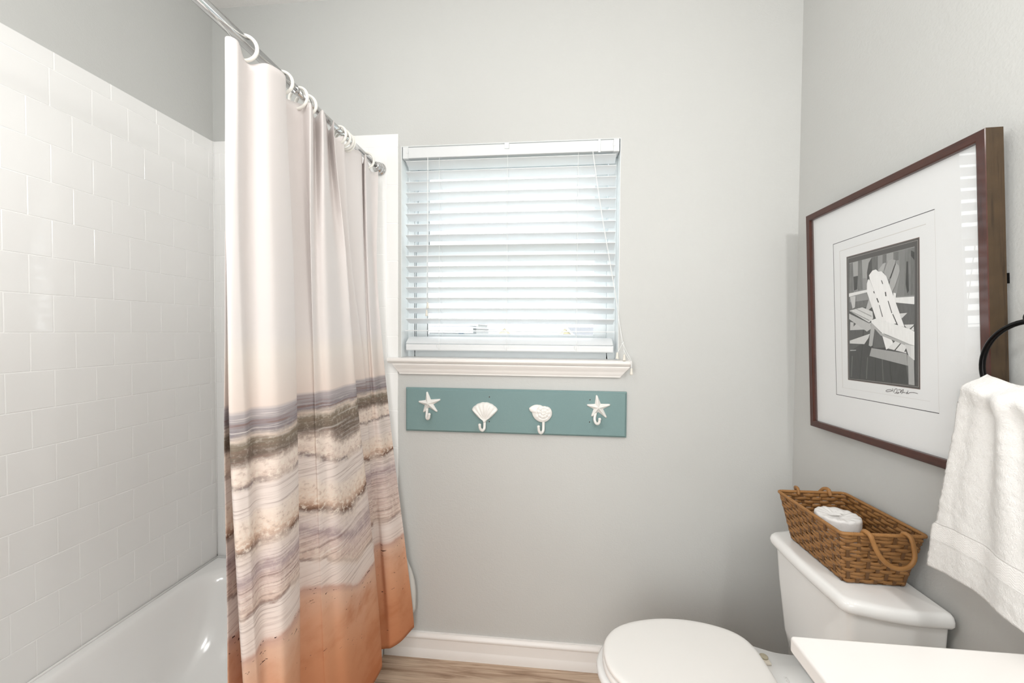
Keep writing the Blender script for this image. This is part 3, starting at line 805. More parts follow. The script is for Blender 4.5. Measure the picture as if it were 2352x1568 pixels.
# sea snail
mb = MB(); scx, scz = 1.426, 1.041
tipa = math.atan2(.016, -.058)
def snail(th):
    base = .034 + .003 * math.cos(th - .2)
    pts = [(-PI, .047), (-2.6, .043), (-2.1, .0405), (-1.57, .037), (-.6, .033), (0, .033), (.7, .031), (1.2, .0265), (1.75, .026), (2.15, .0365), (2.45, .047), (tipa - .08, .0585), (tipa, .061), (PI - .12, .056), (PI, .047)]
    t_ = (th + PI) % (2 * PI) - PI
    return plerp(pts, t_)
def snailh(rho, th):
    r = snail(th) * rho
    sp = (th / (2 * PI) + r / .013) % 1.0
    tip = ((th - tipa + PI) % (2 * PI) - PI)
    hgt = .0135 * math.sqrt(max(0, 1 - rho ** 2 * .86)) + .0022
    groove = .0030 * math.exp(-((sp - .5) / .13) ** 2) * (1 if r < .026 else max(0, 1 - (r - .026) / .006))
    fl = .0007 * math.sin(th * 9) * min(1, r / .02)
    return max(.002, hgt - groove + fl)
heightshape(mb, scx, scz, snail, snailh, 18)
mb.box((1.4195, ys - .0055, .980), (1.4305, ys, 1.008))
jhook(mb, [(1.425, y - .004, 1.004), (1.425, y - .005, .982), (1.4235, y - .011, .969), (1.4155, y - .020, .9635), (1.4085, y - .026, .973), (1.4065, y - .028, .990)])
o = mb.build('snail_hook', M['hook'], hk)
for z in (.999, .988): screwhead(1.4275, z, o)

# ================================================================= framed picture, hung leaning out a little at the top
pf = thing('framed_picture', (2.32826526, -.443, 1.4125), 'dark wood framed black-and-white photograph of garden chairs on the right wall', 'picture')
EU = Vector((-.00069165, -.99972243, .02354961)); EV = Vector((-.02934919, .02355976, .99929153)); EN = Vector((-.99956898, 0., -.02935734))
pf.matrix_world = Matrix(((EU.x, EV.x, EN.x, 2.32826526), (EU.y, EV.y, EN.y, -.443), (EU.z, EV.z, EN.z, 1.4125), (0, 0, 0, 1)))
def local(mb, name, mats, parent=pf, **k):
    """mesh written in the picture's own coordinates (u right, v up, n out)"""
    o = mb.build(name, mats, None, **k); o.parent = parent; return o
FU, FV, FW = .2925, .3575, .0205
fr = MB()
mp = [(0, -.032), (0, 0), (.0015, .0012), (FW - .003, .0012), (FW, -.0005), (FW, -.014)]
def fring(sd):
    pass
cor = [(-FU, -FV), (FU, -FV), (FU, FV), (-FU, FV)]
dirs = [(1, 1), (-1, 1), (-1, -1), (1, -1)]
for i in range(4):
    j = (i + 1) % 4
    A = [(cor[i][0] + dirs[i][0] * d, cor[i][1] + dirs[i][1] * d, h) for d, h in mp]
    B = [(cor[j][0] + dirs[j][0] * d, cor[j][1] + dirs[j][1] * d, h) for d, h in mp]
    n = len(mp)
    for k in range(n - 1):
        fr.add([A[k], B[k], B[k + 1], A[k + 1]], [(0, 1, 2, 3)], 2 if k == 0 else (0 if i % 2 == 0 else 1))
    fr.add([A[0], B[0], (B[-1][0], B[-1][1], -.032), (A[-1][0], A[-1][1], -.032)], [(0, 1, 2, 3)], 2)
    fr.add([A[-1], B[-1], (B[-1][0], B[-1][1], -.032), (A[-1][0], A[-1][1], -.032)], [(0, 1, 2, 3)], 2)
local(fr, 'frame', [M['mahog_x'], M['mahog_y'], M['frame_side']])
MU, MV = FU - FW + .002, FV - FW + .002
mt = MB()
D = -.0110
def quad(pts, d, mi=0): mt.add([(u, v, d) for u, v in pts], [tuple(range(len(pts)))], mi)
mt.box((-MU, -MV, D - .004), (MU, MV, D))
lu0, lu1, lv0, lv1 = -.1775, .1670, -.2375, .2347
def outline(mb, u0, u1, v0, v1, wd, d, mi, sides='lrtb'):
    if 'l' in sides: mb.add([(u0, v0, d), (u0 + wd, v0, d), (u0 + wd, v1, d), (u0, v1, d)], [(0, 1, 2, 3)], mi)
    if 'r' in sides: mb.add([(u1 - wd, v0, d), (u1, v0, d), (u1, v1, d), (u1 - wd, v1, d)], [(0, 1, 2, 3)], mi)
    if 't' in sides: mb.add([(u0, v1 - wd, d), (u1, v1 - wd, d), (u1, v1, d), (u0, v1, d)], [(0, 1, 2, 3)], mi)
    if 'b' in sides: mb.add([(u0, v0, d), (u1, v0, d), (u1, v0 + wd, d), (u0, v0 + wd, d)], [(0, 1, 2, 3)], mi)
outline(mt, lu0, lu1, lv0, lv1, .0018, D + .0002, 1, 'ltb')
outline(mt, lu1 - .0007, lu1, lv0, lv1, .0006, D + .0002, 2, 'r')
outline(mt, -.149, .144, -.2125, .2070, .0016, D + .0002, 2, 'lt')
outline(mt, -.149, .144, -.2125, .2070, .0006, D + .0002, 2, 'b')
local(mt, 'mat_board', [M['mat'], M['matline'], M['matbevel']])
ph = MB(); mats = []; idx = {}
def mi(m):
    if m.name not in idx: idx[m.name] = len(mats); mats.append(m)
    return idx[m.name]
def poly(pts, d, m): ph.add([(u, v, d) for u, v in pts], [tuple(range(len(pts)))], mi(m))
def inset(q, k):
    cx = sum(a for a, _ in q) / len(q); cy = sum(b for _, b in q) / len(q)
    return [(a - math.copysign(k, a - cx), c - math.copysign(k, c - cy)) for a, c in q]
BORDER = [(-.1196, .1827), (.1261, .1801), (.1191, -.1871), (-.1245, -.1861)]
poly(BORDER, D + .0003, M['printrim']); poly(inset(BORDER, .0013), D + .0005, M['printedge'])
LINE = [(-.114, .1765), (.1222, .1741), (.1155, -.1818), (-.1203, -.1816)]
poly(LINE, D + .0007, M['printline']); poly(inset(LINE, .0008), D + .0009, M['printedge'])
ART = [
 (150,[(-0.107,0.1619),(0.1135,0.1604),(0.1109,0.0159),(-0.1106,0.0227)]),
 (172,[(-0.0929,0.1608),(-0.0725,0.1613),(-0.0738,0.1182),(-0.0913,0.119)]),
 (168,[(-0.0576,0.1612),(-0.0208,0.1608),(-0.0349,0.1411),(-0.0405,0.107),(-0.0559,0.1094)]),
 (160,[(0.0293,0.1601),(0.0514,0.1597),(0.0508,0.1396),(0.0296,0.1402)]),
 (132,[(0.068,0.1589),(0.0866,0.1596),(0.0811,0.0429),(0.0578,0.0455),(0.0699,0.1041)]),
 (112,[(0.1037,0.1585),(0.1134,0.1583),(0.1112,0.0396),(0.0987,0.0409)]),
 (118,[(-0.1071,0.1586),(-0.0929,0.1608),(-0.0916,0.0722),(-0.1069,0.0711)]),
 (122,[(-0.0725,0.1613),(-0.0576,0.1612),(-0.0558,0.0778),(-0.075,0.0762)]),
 (105,[(-0.0208,0.1608),(0.0,0.1603),(-0.001,0.1217),(-0.0223,0.11)]),
 (115,[(0.0165,0.1606),(0.0293,0.1601),(0.0273,0.137),(0.0157,0.1336)]),
 (115,[(0.0514,0.1597),(0.068,0.1589),(0.0666,0.1365),(0.0508,0.1379)]),
 (122,[(0.0866,0.1596),(0.1037,0.1585),(0.0987,0.0409),(0.0811,0.0429)]),
 (52,[(0.0898,0.1284),(0.0946,0.1275),(0.0951,0.0551),(0.0902,0.0488),(0.086,0.0736)]),
 (70,[(-0.0208,0.1608),(-0.0322,0.1484),(-0.039,0.1224),(-0.0386,0.1009),(-0.0208,0.1098)]),
 (62,[(-0.0913,0.119),(-0.0738,0.119),(-0.0771,0.0805),(-0.0898,0.0781)]),
 (55,[(0.1036,0.1531),(0.1131,0.1469),(0.1126,0.1274),(0.1032,0.1395)]),
 (110,[(-0.1088,0.0453),(-0.0351,0.046),(-0.0356,0.0286),(-0.1084,0.0226)]),
 (140,[(0.0535,0.0441),(0.1112,0.0429),(0.1111,0.0389),(0.0542,0.0405)]),
 (84,[(-0.1096,0.0185),(-0.0356,0.0286),(0.0573,0.0277),(0.1115,0.0209),(0.1072,-0.1783),(-0.1157,-0.1812)]),
 (98,[(0.0531,0.0299),(0.1115,0.0209),(0.1102,-0.0282),(0.0808,-0.0304),(0.0652,0.0057)]),
 (62,[(-0.1133,-0.1014),(-0.0331,-0.0607),(0.0786,-0.1177),(0.0891,-0.1778),(0.0071,-0.1792),(-0.1157,-0.1812)]),
 (96,[(-0.0125,-0.0286),(0.0107,-0.0499),(0.0234,-0.087),(-0.0215,-0.0884),(-0.0238,-0.0819)]),
 (45,[(-0.0571,-0.0387),(-0.055,-0.0388),(-0.0734,-0.1798),(-0.0761,-0.18)]),
 (45,[(-0.0167,-0.0933),(-0.0148,-0.0933),(-0.0157,-0.1791),(-0.0182,-0.1793)]),
 (45,[(0.0315,-0.1198),(0.0338,-0.1197),(0.0379,-0.1791),(0.0353,-0.1793)]),
 (100,[(-0.1039,-0.1135),(-0.1006,-0.1134),(-0.1058,-0.1753),(-0.1104,-0.1757)]),
 (100,[(-0.0448,-0.1154),(-0.0418,-0.1153),(-0.0476,-0.1763),(-0.0507,-0.1765)]),
 (92,[(0.0065,-0.1172),(0.0097,-0.1178),(0.0118,-0.1765),(0.0081,-0.1768)]),
 (215,[(-0.1111,-0.0683),(-0.0328,-0.0491),(-0.0382,-0.0607),(-0.0541,-0.0783),(-0.1114,-0.0765)]),
 (200,[(-0.1102,-0.0964),(-0.0867,-0.0951),(-0.0867,-0.0971),(-0.1103,-0.0984)]),
 (205,[(-0.1085,-0.0373),(-0.0844,-0.0198),(-0.0371,-0.0237),(-0.0529,-0.0369)]),
 (220,[(0.0651,0.0004),(0.0897,0.0004),(0.0731,-0.0125)]),
 (180,[(0.0004,0.1214),(0.0181,0.1369),(0.0273,0.1377),(0.0189,0.1145)]),
 (168,[(0.0207,0.1142),(0.0364,0.1418),(0.0474,0.1425),(0.0594,0.1379),(0.0396,0.0947),(0.0328,0.0921)]),
 (178,[(0.0601,0.1307),(0.0683,0.122),(0.0704,0.1075),(0.0542,0.0709),(0.0452,0.0577),(0.037,0.0805)]),
 (60,[(0.0566,0.1278),(0.06,0.13),(0.0418,0.0943),(0.0382,0.0949)]),
 (60,[(0.0353,0.0844),(0.0394,0.0893),(0.0378,0.0786),(0.0351,0.079)]),
 (238,[(-0.1097,0.0723),(-0.0394,0.0745),(-0.036,0.0675),(-0.11,0.062)]),
 (205,[(-0.1055,0.0615),(-0.0831,0.0619),(-0.0868,0.029),(-0.0969,0.0258)]),
 (190,[(-0.0298,0.0552),(-0.0182,0.0271),(-0.0359,0.017),(-0.0445,0.0216)]),
 (220,[(-0.1101,0.0206),(-0.0589,0.0267),(-0.0211,0.012),(-0.0192,-0.0073),(-0.0344,-0.018)]),
 (160,[(-0.1056,0.0182),(-0.1027,0.0197),(-0.0317,-0.0112),(-0.0343,-0.0134)]),
 (165,[(-0.0821,0.023),(-0.0793,0.0239),(-0.0239,-0.0001),(-0.026,-0.0023)]),
 (195,[(-0.1104,0.0124),(-0.0345,-0.02),(-0.0279,-0.0183),(-0.0284,-0.0357),(-0.0427,-0.043),(-0.1109,-0.0041)]),
 (200,[(-0.1066,-0.0126),(-0.0926,-0.0153),(-0.0949,-0.0356),(-0.1085,-0.0373)]),
 (182,[(-0.0259,-0.0184),(-0.0124,-0.0248),(-0.0238,-0.0819),(-0.0298,-0.0847),(-0.0373,-0.0821)]),
 (240,[(0.0503,0.0553),(0.058,0.0533),(0.0569,0.042),(0.1111,0.0389),(0.1107,0.0199),(0.0531,0.0299),(0.0491,0.041)]),
 (175,[(0.0436,0.0),(0.0531,0.0299),(0.0808,-0.0321),(0.0623,-0.0261)]),
 (245,[(-0.0389,0.0912),(-0.0335,0.1029),(-0.0275,0.0993),(0.0231,-0.017),(-0.005,-0.0194),(-0.0395,0.0679)]),
 (252,[(-0.0307,0.1133),(-0.0179,0.1246),(-0.0057,0.1255),(0.0022,0.1185),(0.0623,-0.0243),(0.0296,-0.0265),(0.0209,-0.0132),(-0.0275,0.1012)]),
 (248,[(0.0022,0.1185),(0.013,0.1174),(0.0286,0.1019),(0.0815,-0.0346),(0.0622,-0.0296),(0.0435,-0.0036)]),
 (60,[(-0.0166,0.0671),(-0.0137,0.0675),(-0.0119,0.0615),(-0.0148,0.0611)]),
 (60,[(-0.0065,0.0469),(-0.0026,0.0472),(0.0027,0.0347),(-0.0011,0.035)]),
 (60,[(0.0109,0.0935),(0.0137,0.0931),(0.018,0.0825),(0.0153,0.0828)]),
 (60,[(0.0229,0.0604),(0.0265,0.0607),(0.028,0.0488),(0.0244,0.0492)]),
 (90,[(0.0025,0.0272),(0.0044,0.0281),(0.0147,-0.0047),(0.0119,-0.0046)]),
 (70,[(0.0317,0.0355),(0.034,0.0364),(0.0454,0.0028),(0.0428,0.003)]),
 (70,[(0.0454,-0.0001),(0.048,0.0005),(0.0626,-0.0289),(0.0592,-0.0288)]),
 (247,[(0.0098,-0.0462),(0.044,-0.0651),(0.0467,-0.0813),(0.0233,-0.0925),(0.0114,-0.0555)]),
 (230,[(0.0279,-0.0888),(0.0569,-0.0669),(0.0877,-0.0774),(0.0851,-0.1)]),
 (80,[(0.0454,-0.0968),(0.0715,-0.0716),(0.074,-0.073),(0.0488,-0.0982)]),
 (80,[(0.0791,-0.0967),(0.0859,-0.0861),(0.0872,-0.0965)]),
 (80,[(0.0354,-0.0595),(0.0462,-0.0643),(0.046,-0.0723)]),
 (225,[(0.0809,-0.0286),(0.1086,-0.0291),(0.109,-0.0451),(0.0868,-0.0358)]),
 (80,[(0.0959,-0.0396),(0.1086,-0.0308),(0.1093,-0.0329),(0.099,-0.0421)]),
 (182,[(-0.0259,-0.0165),(0.0084,-0.048),(0.0957,-0.0774),(0.1093,-0.0807),(0.1092,-0.0841),(0.0916,-0.0833),(0.0059,-0.0543),(-0.027,-0.023)]),
 (242,[(-0.0257,-0.0115),(-0.0071,-0.008),(0.0967,-0.0396),(0.1101,-0.0468),(0.1093,-0.0807),(0.0957,-0.0774),(0.0084,-0.0462),(-0.0244,-0.0185)]),
 (215,[(0.0817,-0.0775),(0.0995,-0.0808),(0.0995,-0.1151),(0.0948,-0.1135)]),
 (225,[(0.0995,-0.0808),(0.1092,-0.0817),(0.1087,-0.1164),(0.0995,-0.1151)]),
 (166,[(-0.0264,-0.0889),(0.0871,-0.101),(0.0883,-0.1311),(-0.0346,-0.1111)]),
 (172,[(0.0882,-0.1034),(0.1072,-0.1164),(0.1072,-0.1783),(0.0891,-0.1778)]),
 (90,[(0.0887,-0.1311),(0.0903,-0.131),(0.0907,-0.1776),(0.0891,-0.1778)]),
]
for i, (gv, pts) in enumerate(ART):
    poly(pts, D + .0011 + .00003 * i, gray(gv))
ink = MB()
SIG = [
 [(0.0373,-0.1938),(0.039,-0.1965),(0.0372,-0.1993),(0.0309,-0.2019),(0.0219,-0.2041),(0.0169,-0.2039),(0.0174,-0.2013),(0.0238,-0.1987),(0.0328,-0.198),(0.0389,-0.2009)],
 [(0.041,-0.2035),(0.0434,-0.1982),(0.0474,-0.1938),(0.0509,-0.193),(0.0525,-0.1957),(0.0511,-0.2009),(0.0467,-0.2046),(0.044,-0.205)],
 [(0.0489,-0.2026),(0.051,-0.2045),(0.0553,-0.2043),(0.0579,-0.2022),(0.0558,-0.2014),(0.0531,-0.2035)],
 [(0.0559,-0.1953),(0.0615,-0.1943),(0.0648,-0.1953),(0.0613,-0.2018),(0.0664,-0.1962),(0.0703,-0.1929),(0.0715,-0.1942),(0.068,-0.1995),(0.0654,-0.2041)],
 [(0.0696,-0.2014),(0.0722,-0.199),(0.0738,-0.2002),(0.0771,-0.2005)],
 [(0.0845,-0.1937),(0.0836,-0.199),(0.0811,-0.2021),(0.0795,-0.2005),(0.082,-0.1985),(0.0852,-0.2012),(0.09,-0.1982),(0.098,-0.1969),(0.1058,-0.1969),(0.1123,-0.1978)],
]
for s_ in SIG:
    pts = spline(s_, len(s_) * 5)
    for k in range(len(pts) - 1):
        a, c = Vector((*pts[k], 0)), Vector((*pts[k + 1], 0)); d = c - a
        if d.length < 1e-7: continue
        nn = Vector((-d.y, d.x, 0)).normalized() * .00060; e = d.normalized() * .0002
        ink.add([tuple(p + Vector((0, 0, D + .0006))) for p in (a - e + nn, a - e - nn, c + e - nn, c + e + nn)], [(0, 1, 2, 3)])
pho = local(ph, 'photograph', mats)
local(ink, 'signature', M['ink'])
gl = MB().add([(-MU, -MV, -.0035), (MU, -MV, -.0035), (MU, MV, -.0035), (-MU, MV, -.0035)], [(0, 1, 2, 3)])
local(gl, 'glass', M['picglass'])
for s_ in (-1, 1):
    bp = MB().box((s_ * (FU - .012) - .006, .045, -.043), (s_ * (FU - .012) + .006, .066, -.032))
    local(bp, 'hanger_bracket', M['blackmetal'])

# ================================================================= towel ring and towel
TRX, TRY, TRZ = 2.313, -.8265, 1.302
trg = thing('towel_ring', (W, TRY, 1.395), 'black metal towel ring on the right wall holding the white hand towel', 'towel ring')
MB().tube([(TRX, TRY + .0855 * math.cos(a), TRZ + .0855 * math.sin(a)) for a in [k * 2 * PI / 64 for k in range(64)]], .0048, 12, closed=True).build('ring', M['blackmetal'], trg)
MB().lathe([(0, 0), (.026, 0), (.026, -.006), (.020, -.010), (.010, -.014), (.009, -.052), (.0115, -.054), (.0115, -.066), (.008, -.069), (0, -.069)], (W - .0005, TRY, 1.3935), 'x', 28).build('wall_post', M['blackmetal'], trg)
# hand towel: passes over the bottom of the ring, two layers hanging
tw = MB(); NS, NT = 70, 150
def towelpt(s_, t_):
    """s 0..1 across (0 = edge towards the window), t 0..1 from back hem over the ring to front hem"""
    tc = .36
    topy = lerp(-.7545, -.885, s_)
    # height of the cloth where it lies over the ring
    zt = 1.279 - .012 * sstep(.05, .5, s_) - .008 * sstep(.5, 1, s_)
    if s_ < .06: zt += .003 * (1 - s_ / .06) ** 2
    fold = math.sin(s_ * 13.5 + .4) * .5 + math.sin(s_ * 24 + 2.) * .3
    if t_ >= tc:
        q = (t_ - tc) / (1 - tc)
        z = lerp(zt, .8565 + .010 * math.sin(s_ * 5 + .5), q ** 1.0)
        spread = sstep(0, 1, q) * .35 + .65 * q
        boty = lerp(-.6895, -.978, s_)
        yy = lerp(topy, boty, spread)
        if q > .755: yy += .006 * (1 - s_) * sstep(.755, .77, q)
        x = TRX - .001 - .033 * sstep(0, .055, q) - .006 * q
        fa = sstep(0, .16, q) * (1 - .72 * q) * .015
        x -= fold * fa; x += .010 * (q - .5) * math.sin(s_ * 4 + 1)
        x -= .014 * math.exp(-((q - .06) / .06) ** 2) * math.sin(PI * min(1, s_ * 1.0)) ** .5 if 0 < s_ < 1 else 0
    else:
        q = (tc - t_) / tc
        z = lerp(zt, .905, q); boty = lerp(-.762, -.96, s_); yy = lerp(topy, boty, .35 * sstep(0, 1, q) + .65 * q)
        x = TRX - .001 + .023 * sstep(0, .05, q) + .003 * fold * q
    return Vector((x, yy, z))
vs = []; uvs = []
for it in range(NT + 1):
    for is_ in range(NS + 1):
        s_, t_ = is_ / NS, it / NT
        pnt = towelpt(s_, t_)
        nz = mnoise.noise(pnt * 260) * .0013 + mnoise.noise(pnt * 60) * .0015
        q = (t_ - .36) / .64
        if .755 < q < .845: nz *= .25; nz += .0010
        edge = min(s_, 1 - s_)
        pnt.x -= nz
        pnt.y += (mnoise.noise(pnt * 330) * .0012 if edge < .03 else 0)
        vs.append(pnt); uvs.append((s_, q))
tw.add(vs, [(i * (NS + 1) + j, i * (NS + 1) + j + 1, (i + 1) * (NS + 1) + j + 1, (i + 1) * (NS + 1) + j) for i in range(NT) for j in range(NS)], 0, True, uvs)
two = tw.build('hand_towel', M['terry'], solid=.007)
tag(two, 'white terry hand towel draped through the black towel ring', 'towel')
lb = MB().box((2.327, -.835, .838), (2.3275, -.775, .866)); lb.build('care_label', M['label'], two)

# ================================================================= toilet
TC = -.455
to = thing('toilet', (2.05, TC, 0), 'white two-piece toilet with closed lid beside the right wall', 'toilet')
def outl(prof, n=40):
    """closed outline from half-width profile [(x, halfwidth)]"""
    up = spline(prof, n)
    return [(x, TC + max(w_, 0)) for x, w_ in up] + [(x, TC - max(w_, 0)) for x, w_ in up[::-1]]
lidp = [(1.6165, .0), (1.6205, .036), (1.635, .071), (1.665, .108), (1.715, .139), (1.785, .162), (1.855, .1715), (1.925, .168), (1.985, .153), (2.025, .134), (2.050, .108), (2.063, .078), (2.067, .045), (2.068, .0)]
def offs(prof, d): return [(x + d * (1 if i < len(prof) / 2 else -1) * (1 if i < 3 or i > len(prof) - 4 else .3), max(0, w_ - d)) for i, (x, w_) in enumerate(prof)]
def layer(mb, spec, prof):
    mb.loft([[(x, yy, z) for x, yy in outl(offs(prof, d))] for d, z in spec], sm=True)
lid = MB(); layer(lid, [(.006, .4135), (.001, .4150), (-.001, .4185), (-.0012, .4240), (.0005, .4275), (.004, .4298), (.010, .4312), (.02, .4318)], lidp); lid.build('lid', M['seat'], to, auto=55)
seatp = [(x - .003 if x < 1.9 else x, w_ + .0015) for x, w_ in lidp]
st = MB(); layer(st, [(.006, .3925), (.001, .3945), (-.001, .3985), (-.001, .4060), (.001, .4100), (.006, .4120)], seatp); st.build('seat', M['seat'], to, auto=55)
bowl = MB()
lv = [  # z, front x, back x, half width, back half width
 (0, 1.735, 2.270, .112, .105), (.02, 1.738, 2.268, .108, .102), (.06, 1.757, 2.262, .096, .094), (.14, 1.765, 2.262, .093, .09), (.20, 1.742, 2.275, .105, .088),
 (.26, 1.695, 2.300, .130, .090), (.315, 1.640, 2.330, .157, .096), (.355, 1.606, 2.345, .172, .102), (.378, 1.5955, 2.350, .1768, .104), (.3875, 1.5975, 2.350, .1755, .103), (.3915, 1.604, 2.348, .170, .100)]
rr = []
for z, xf, xb, hw, bh in lv:
    Lw = [(xf, 0), (xf + .004, .2 * hw), (xf + .022, .44 * hw), (xf + .055, .66 * hw), (xf + .11, .86 * hw), (xf + .18, .97 * hw), (xf + .25, hw), (xf + .32, .965 * hw), (lerp(xf, xb, .62), lerp(hw, bh, .55)), (lerp(xf, xb, .72), lerp(hw, bh, .93)), (lerp(xf, xb, .82), bh), (xb - .03, bh * .99), (xb - .008, bh * .90), (xb, bh * .6), (xb, 0)]
    rr.append([(x, yy, z) for x, yy in outl(Lw, 56)])
bowl.loft(rr); bowl.build('bowl', M['porcelain'], to, auto=65)
for s_ in (1, -1):
    hg = MB(); yh = TC + s_ * .072
    hg.box((2.078, yh - .022, .3912), (2.104, yh + .014 if s_ > 0 else yh + .022, .3985))
    hgo = hg.build('hinge', M['hinge'], to, bevel=.002)
    MB().lathe([(0, .0), (.0115, .0), (.0115, .003), (.009, .0048), (0, .0055)], (2.093, yh + .002, .3985), 'z', 20).build('hinge_cap', M['hingecap'], hgo)
# raised maker's lettering on the deck behind the seat
tcu = bpy.data.curves.new('lettering', 'FONT'); tcu.body = 'KOHLER'; tcu.size = .0125; tcu.extrude = .0003; tcu.align_x = 'CENTER'; tcu.align_y = 'CENTER'; tcu.space_character = 1.15
tmp = bpy.data.objects.new('tmp', tcu); COL.objects.link(tmp)
bpy.context.view_layer.update()
me = bpy.data.meshes.new_from_object(tmp.evaluated_get(bpy.context.evaluated_depsgraph_get())); bpy.data.objects.remove(tmp)
me.materials.clear(); me.materials.append(M['emboss'])
lt = bpy.data.objects.new('lettering', me); COL.objects.link(lt); lt.parent = to
lt.location = Vector((2.121, -.466, .3918)) - to.location; lt.rotation_euler = (0, 0, -PI / 2)
# tank and its lid: plan tapers towards the room, corners rounded
def plan(xb, xf, hb, hf, r, z, n=8):
    """rounded trapezoid, back at xb (wall), front at xf"""
    P4 = [Vector((xb, TC + hb)), Vector((xf, TC + hf)), Vector((xf, TC - hf)), Vector((xb, TC - hb))]
    rs = [.012, r, r, .012]; out = []
    for i in range(4):
        a, p, c = P4[i - 1], P4[i], P4[(i + 1) % 4]
        d1 = (a - p).normalized(); d2 = (c - p).normalized(); ang = d1.angle(d2); tt = min(rs[i] / math.tan(ang / 2), (a - p).length * .45, (c - p).length * .45)
        p1, p2 = p + d1 * tt, p + d2 * tt
        for k in range(n + 1):
            q = k / n; out.append(((1 - q) ** 2 * p1.x + 2 * q * (1 - q) * p.x + q * q * p2.x, (1 - q) ** 2 * p1.y + 2 * q * (1 - q) * p.y + q * q * p2.y, z))
        # bow the side and front runs a little
        e, f_ = p2, P4[(i + 1) % 4]
        r2 = rs[(i + 1) % 4]; 
        for k in range(1, 6):
            q = k / 6; base = e.lerp(f_ + (e - f_).normalized() * r2 * .9, q)
            bow = {0: .010, 1: .005, 2: .010, 3: 0}[i] * math.sin(PI * q)
            nrm_ = {0: Vector((-.25, .97)), 1: Vector((-1, 0)), 2: Vector((-.25, -.97)), 3: Vector((1, 0))}[i]
            w_ = base + nrm_ * bow; out.append((w_.x, w_.y, z))
    return out
tk = MB()
tk.loft([plan(2.352, 2.200, .150, .135, .03, .3935), plan(2.354, 2.190, .160, .146, .035, .400), plan(2.356, 2.181, .172, .153, .035, .45), plan(2.358, 2.166, .186, .160, .035, .60), plan(2.358, 2.159, .192, .163, .035, .7025)])
tk.build('tank', M['porcelain'], to, auto=55)
tl = MB()
tl.loft([plan(2.358, 2.157, .196, .165, .03, .7015), plan(2.361, 2.1495, .200, .171, .034, .7025), plan(2.3625, 2.1445, .203, .1745, .036, .709), plan(2.3625, 2.1435, .203, .175, .036, .719), plan(2.361, 2.147, .201, .172, .036, .728), plan(2.358, 2.153, .197, .167, .034, .7335), plan(2.353, 2.162, .190, .159, .03, .7352)])
tl.build('tank_lid', M['porcelain'], to, auto=60)

# ================================================================= wicker basket and wrapped roll
BZ = .7356; BH = .142
bs = thing('wicker_basket', (2.262, -.45, BZ), 'brown woven tapered basket on top of the toilet tank', 'basket')
def bcor(h):
    q = h / BH
    b0 = [(2.337, -.322), (2.190, -.326), (2.194, -.552), (2.338, -.554)]
    b1 = [(2.350, -.312), (2.155, -.317), (2.1625, -.586), (2.360, -.581)]
    return [Vector((lerp(a[0], c[0], q), lerp(a[1], c[1], q), BZ + h)) for a, c in zip(b0, b1)]
def perim(h, r=.012, n=5):
    """points round the basket at height h with rounded corners, plus side index and distance along the side"""
    P4 = bcor(h); out = []
    for i in range(4):
        a, p, c = P4[i - 1], P4[i], P4[(i + 1) % 4]
        d1 = (a - p).normalized(); d2 = (c - p).normalized()
        for k in range(n + 1):
            q = k / n; out.append((1 - q) ** 2 * (p + d1 * r) + 2 * q * (1 - q) * p + q * q * (p + d2 * r))
        st_, en = p + d2 * r, c - d2 * r
        m_ = max(2, int((en - st_).length / .0028))
        for k in range(1, m_): out.append(st_.lerp(en, k / m_))
    return out
wv = MB(); ROWS = 13; PITCH = .0215
cen = Vector((2.262, -.45, 0))
for r_ in range(ROWS):
    h0 = .003 + r_ * (BH - .009) / ROWS; hh = (BH - .009) / ROWS * .97
    lo_, hi_ = perim(h0), perim(h0 + hh); n = len(lo_)
    s_ = 0.; vs = []; uvs = []
    rows = []
    tot = sum((lo_[(i + 1) % n] - lo_[i]).length for i in range(n)); cnt = round(tot / PITCH / 2) * 2; pit = tot / cnt
    for i in range(n + 1):
        a, b_ = lo_[i % n], hi_[i % n]
        t_ = (lo_[(i + 1) % n] - lo_[i - 1]).normalized(); nn = Vector((t_.y, -t_.x, 0))
        if nn.dot(a - cen) < 0: nn = -nn
        ph_ = math.cos(PI * s_ / pit + PI * r_)
        off = .0018 * math.copysign(abs(ph_) ** .6, ph_) + .0006 * mnoise.noise(Vector((s_ * 60, r_ * 3., 0)))
        sh = .0012 * mnoise.noise(Vector((s_ * 25, r_ * 5., 2.)))
        m_ = (a + b_) / 2
        for (pt, o_) in ((a, -.0002), (m_, .0010), (b_, -.0002), (b_, -.0014), (m_, -.0012), (a, -.0014)):
            vs.append(pt + nn * (off + o_) + Vector((0, 0, sh)))
        for k in range(6): uvs.append((s_ * 14 + r_ * 3.7, [0, .5, 1, 1, .5, 0][k] * 7 + r_ * 9))
        s_ += (lo_[(i + 1) % n] - lo_[i % n]).length
    fs = []
    for i in range(n):
        for k in range(6):
            k2 = (k + 1) % 6; fs.append((i * 6 + k, (i + 1) * 6 + k, (i + 1) * 6 + k2, i * 6 + k2))
    wv.add(vs, fs, 0, True, uvs)
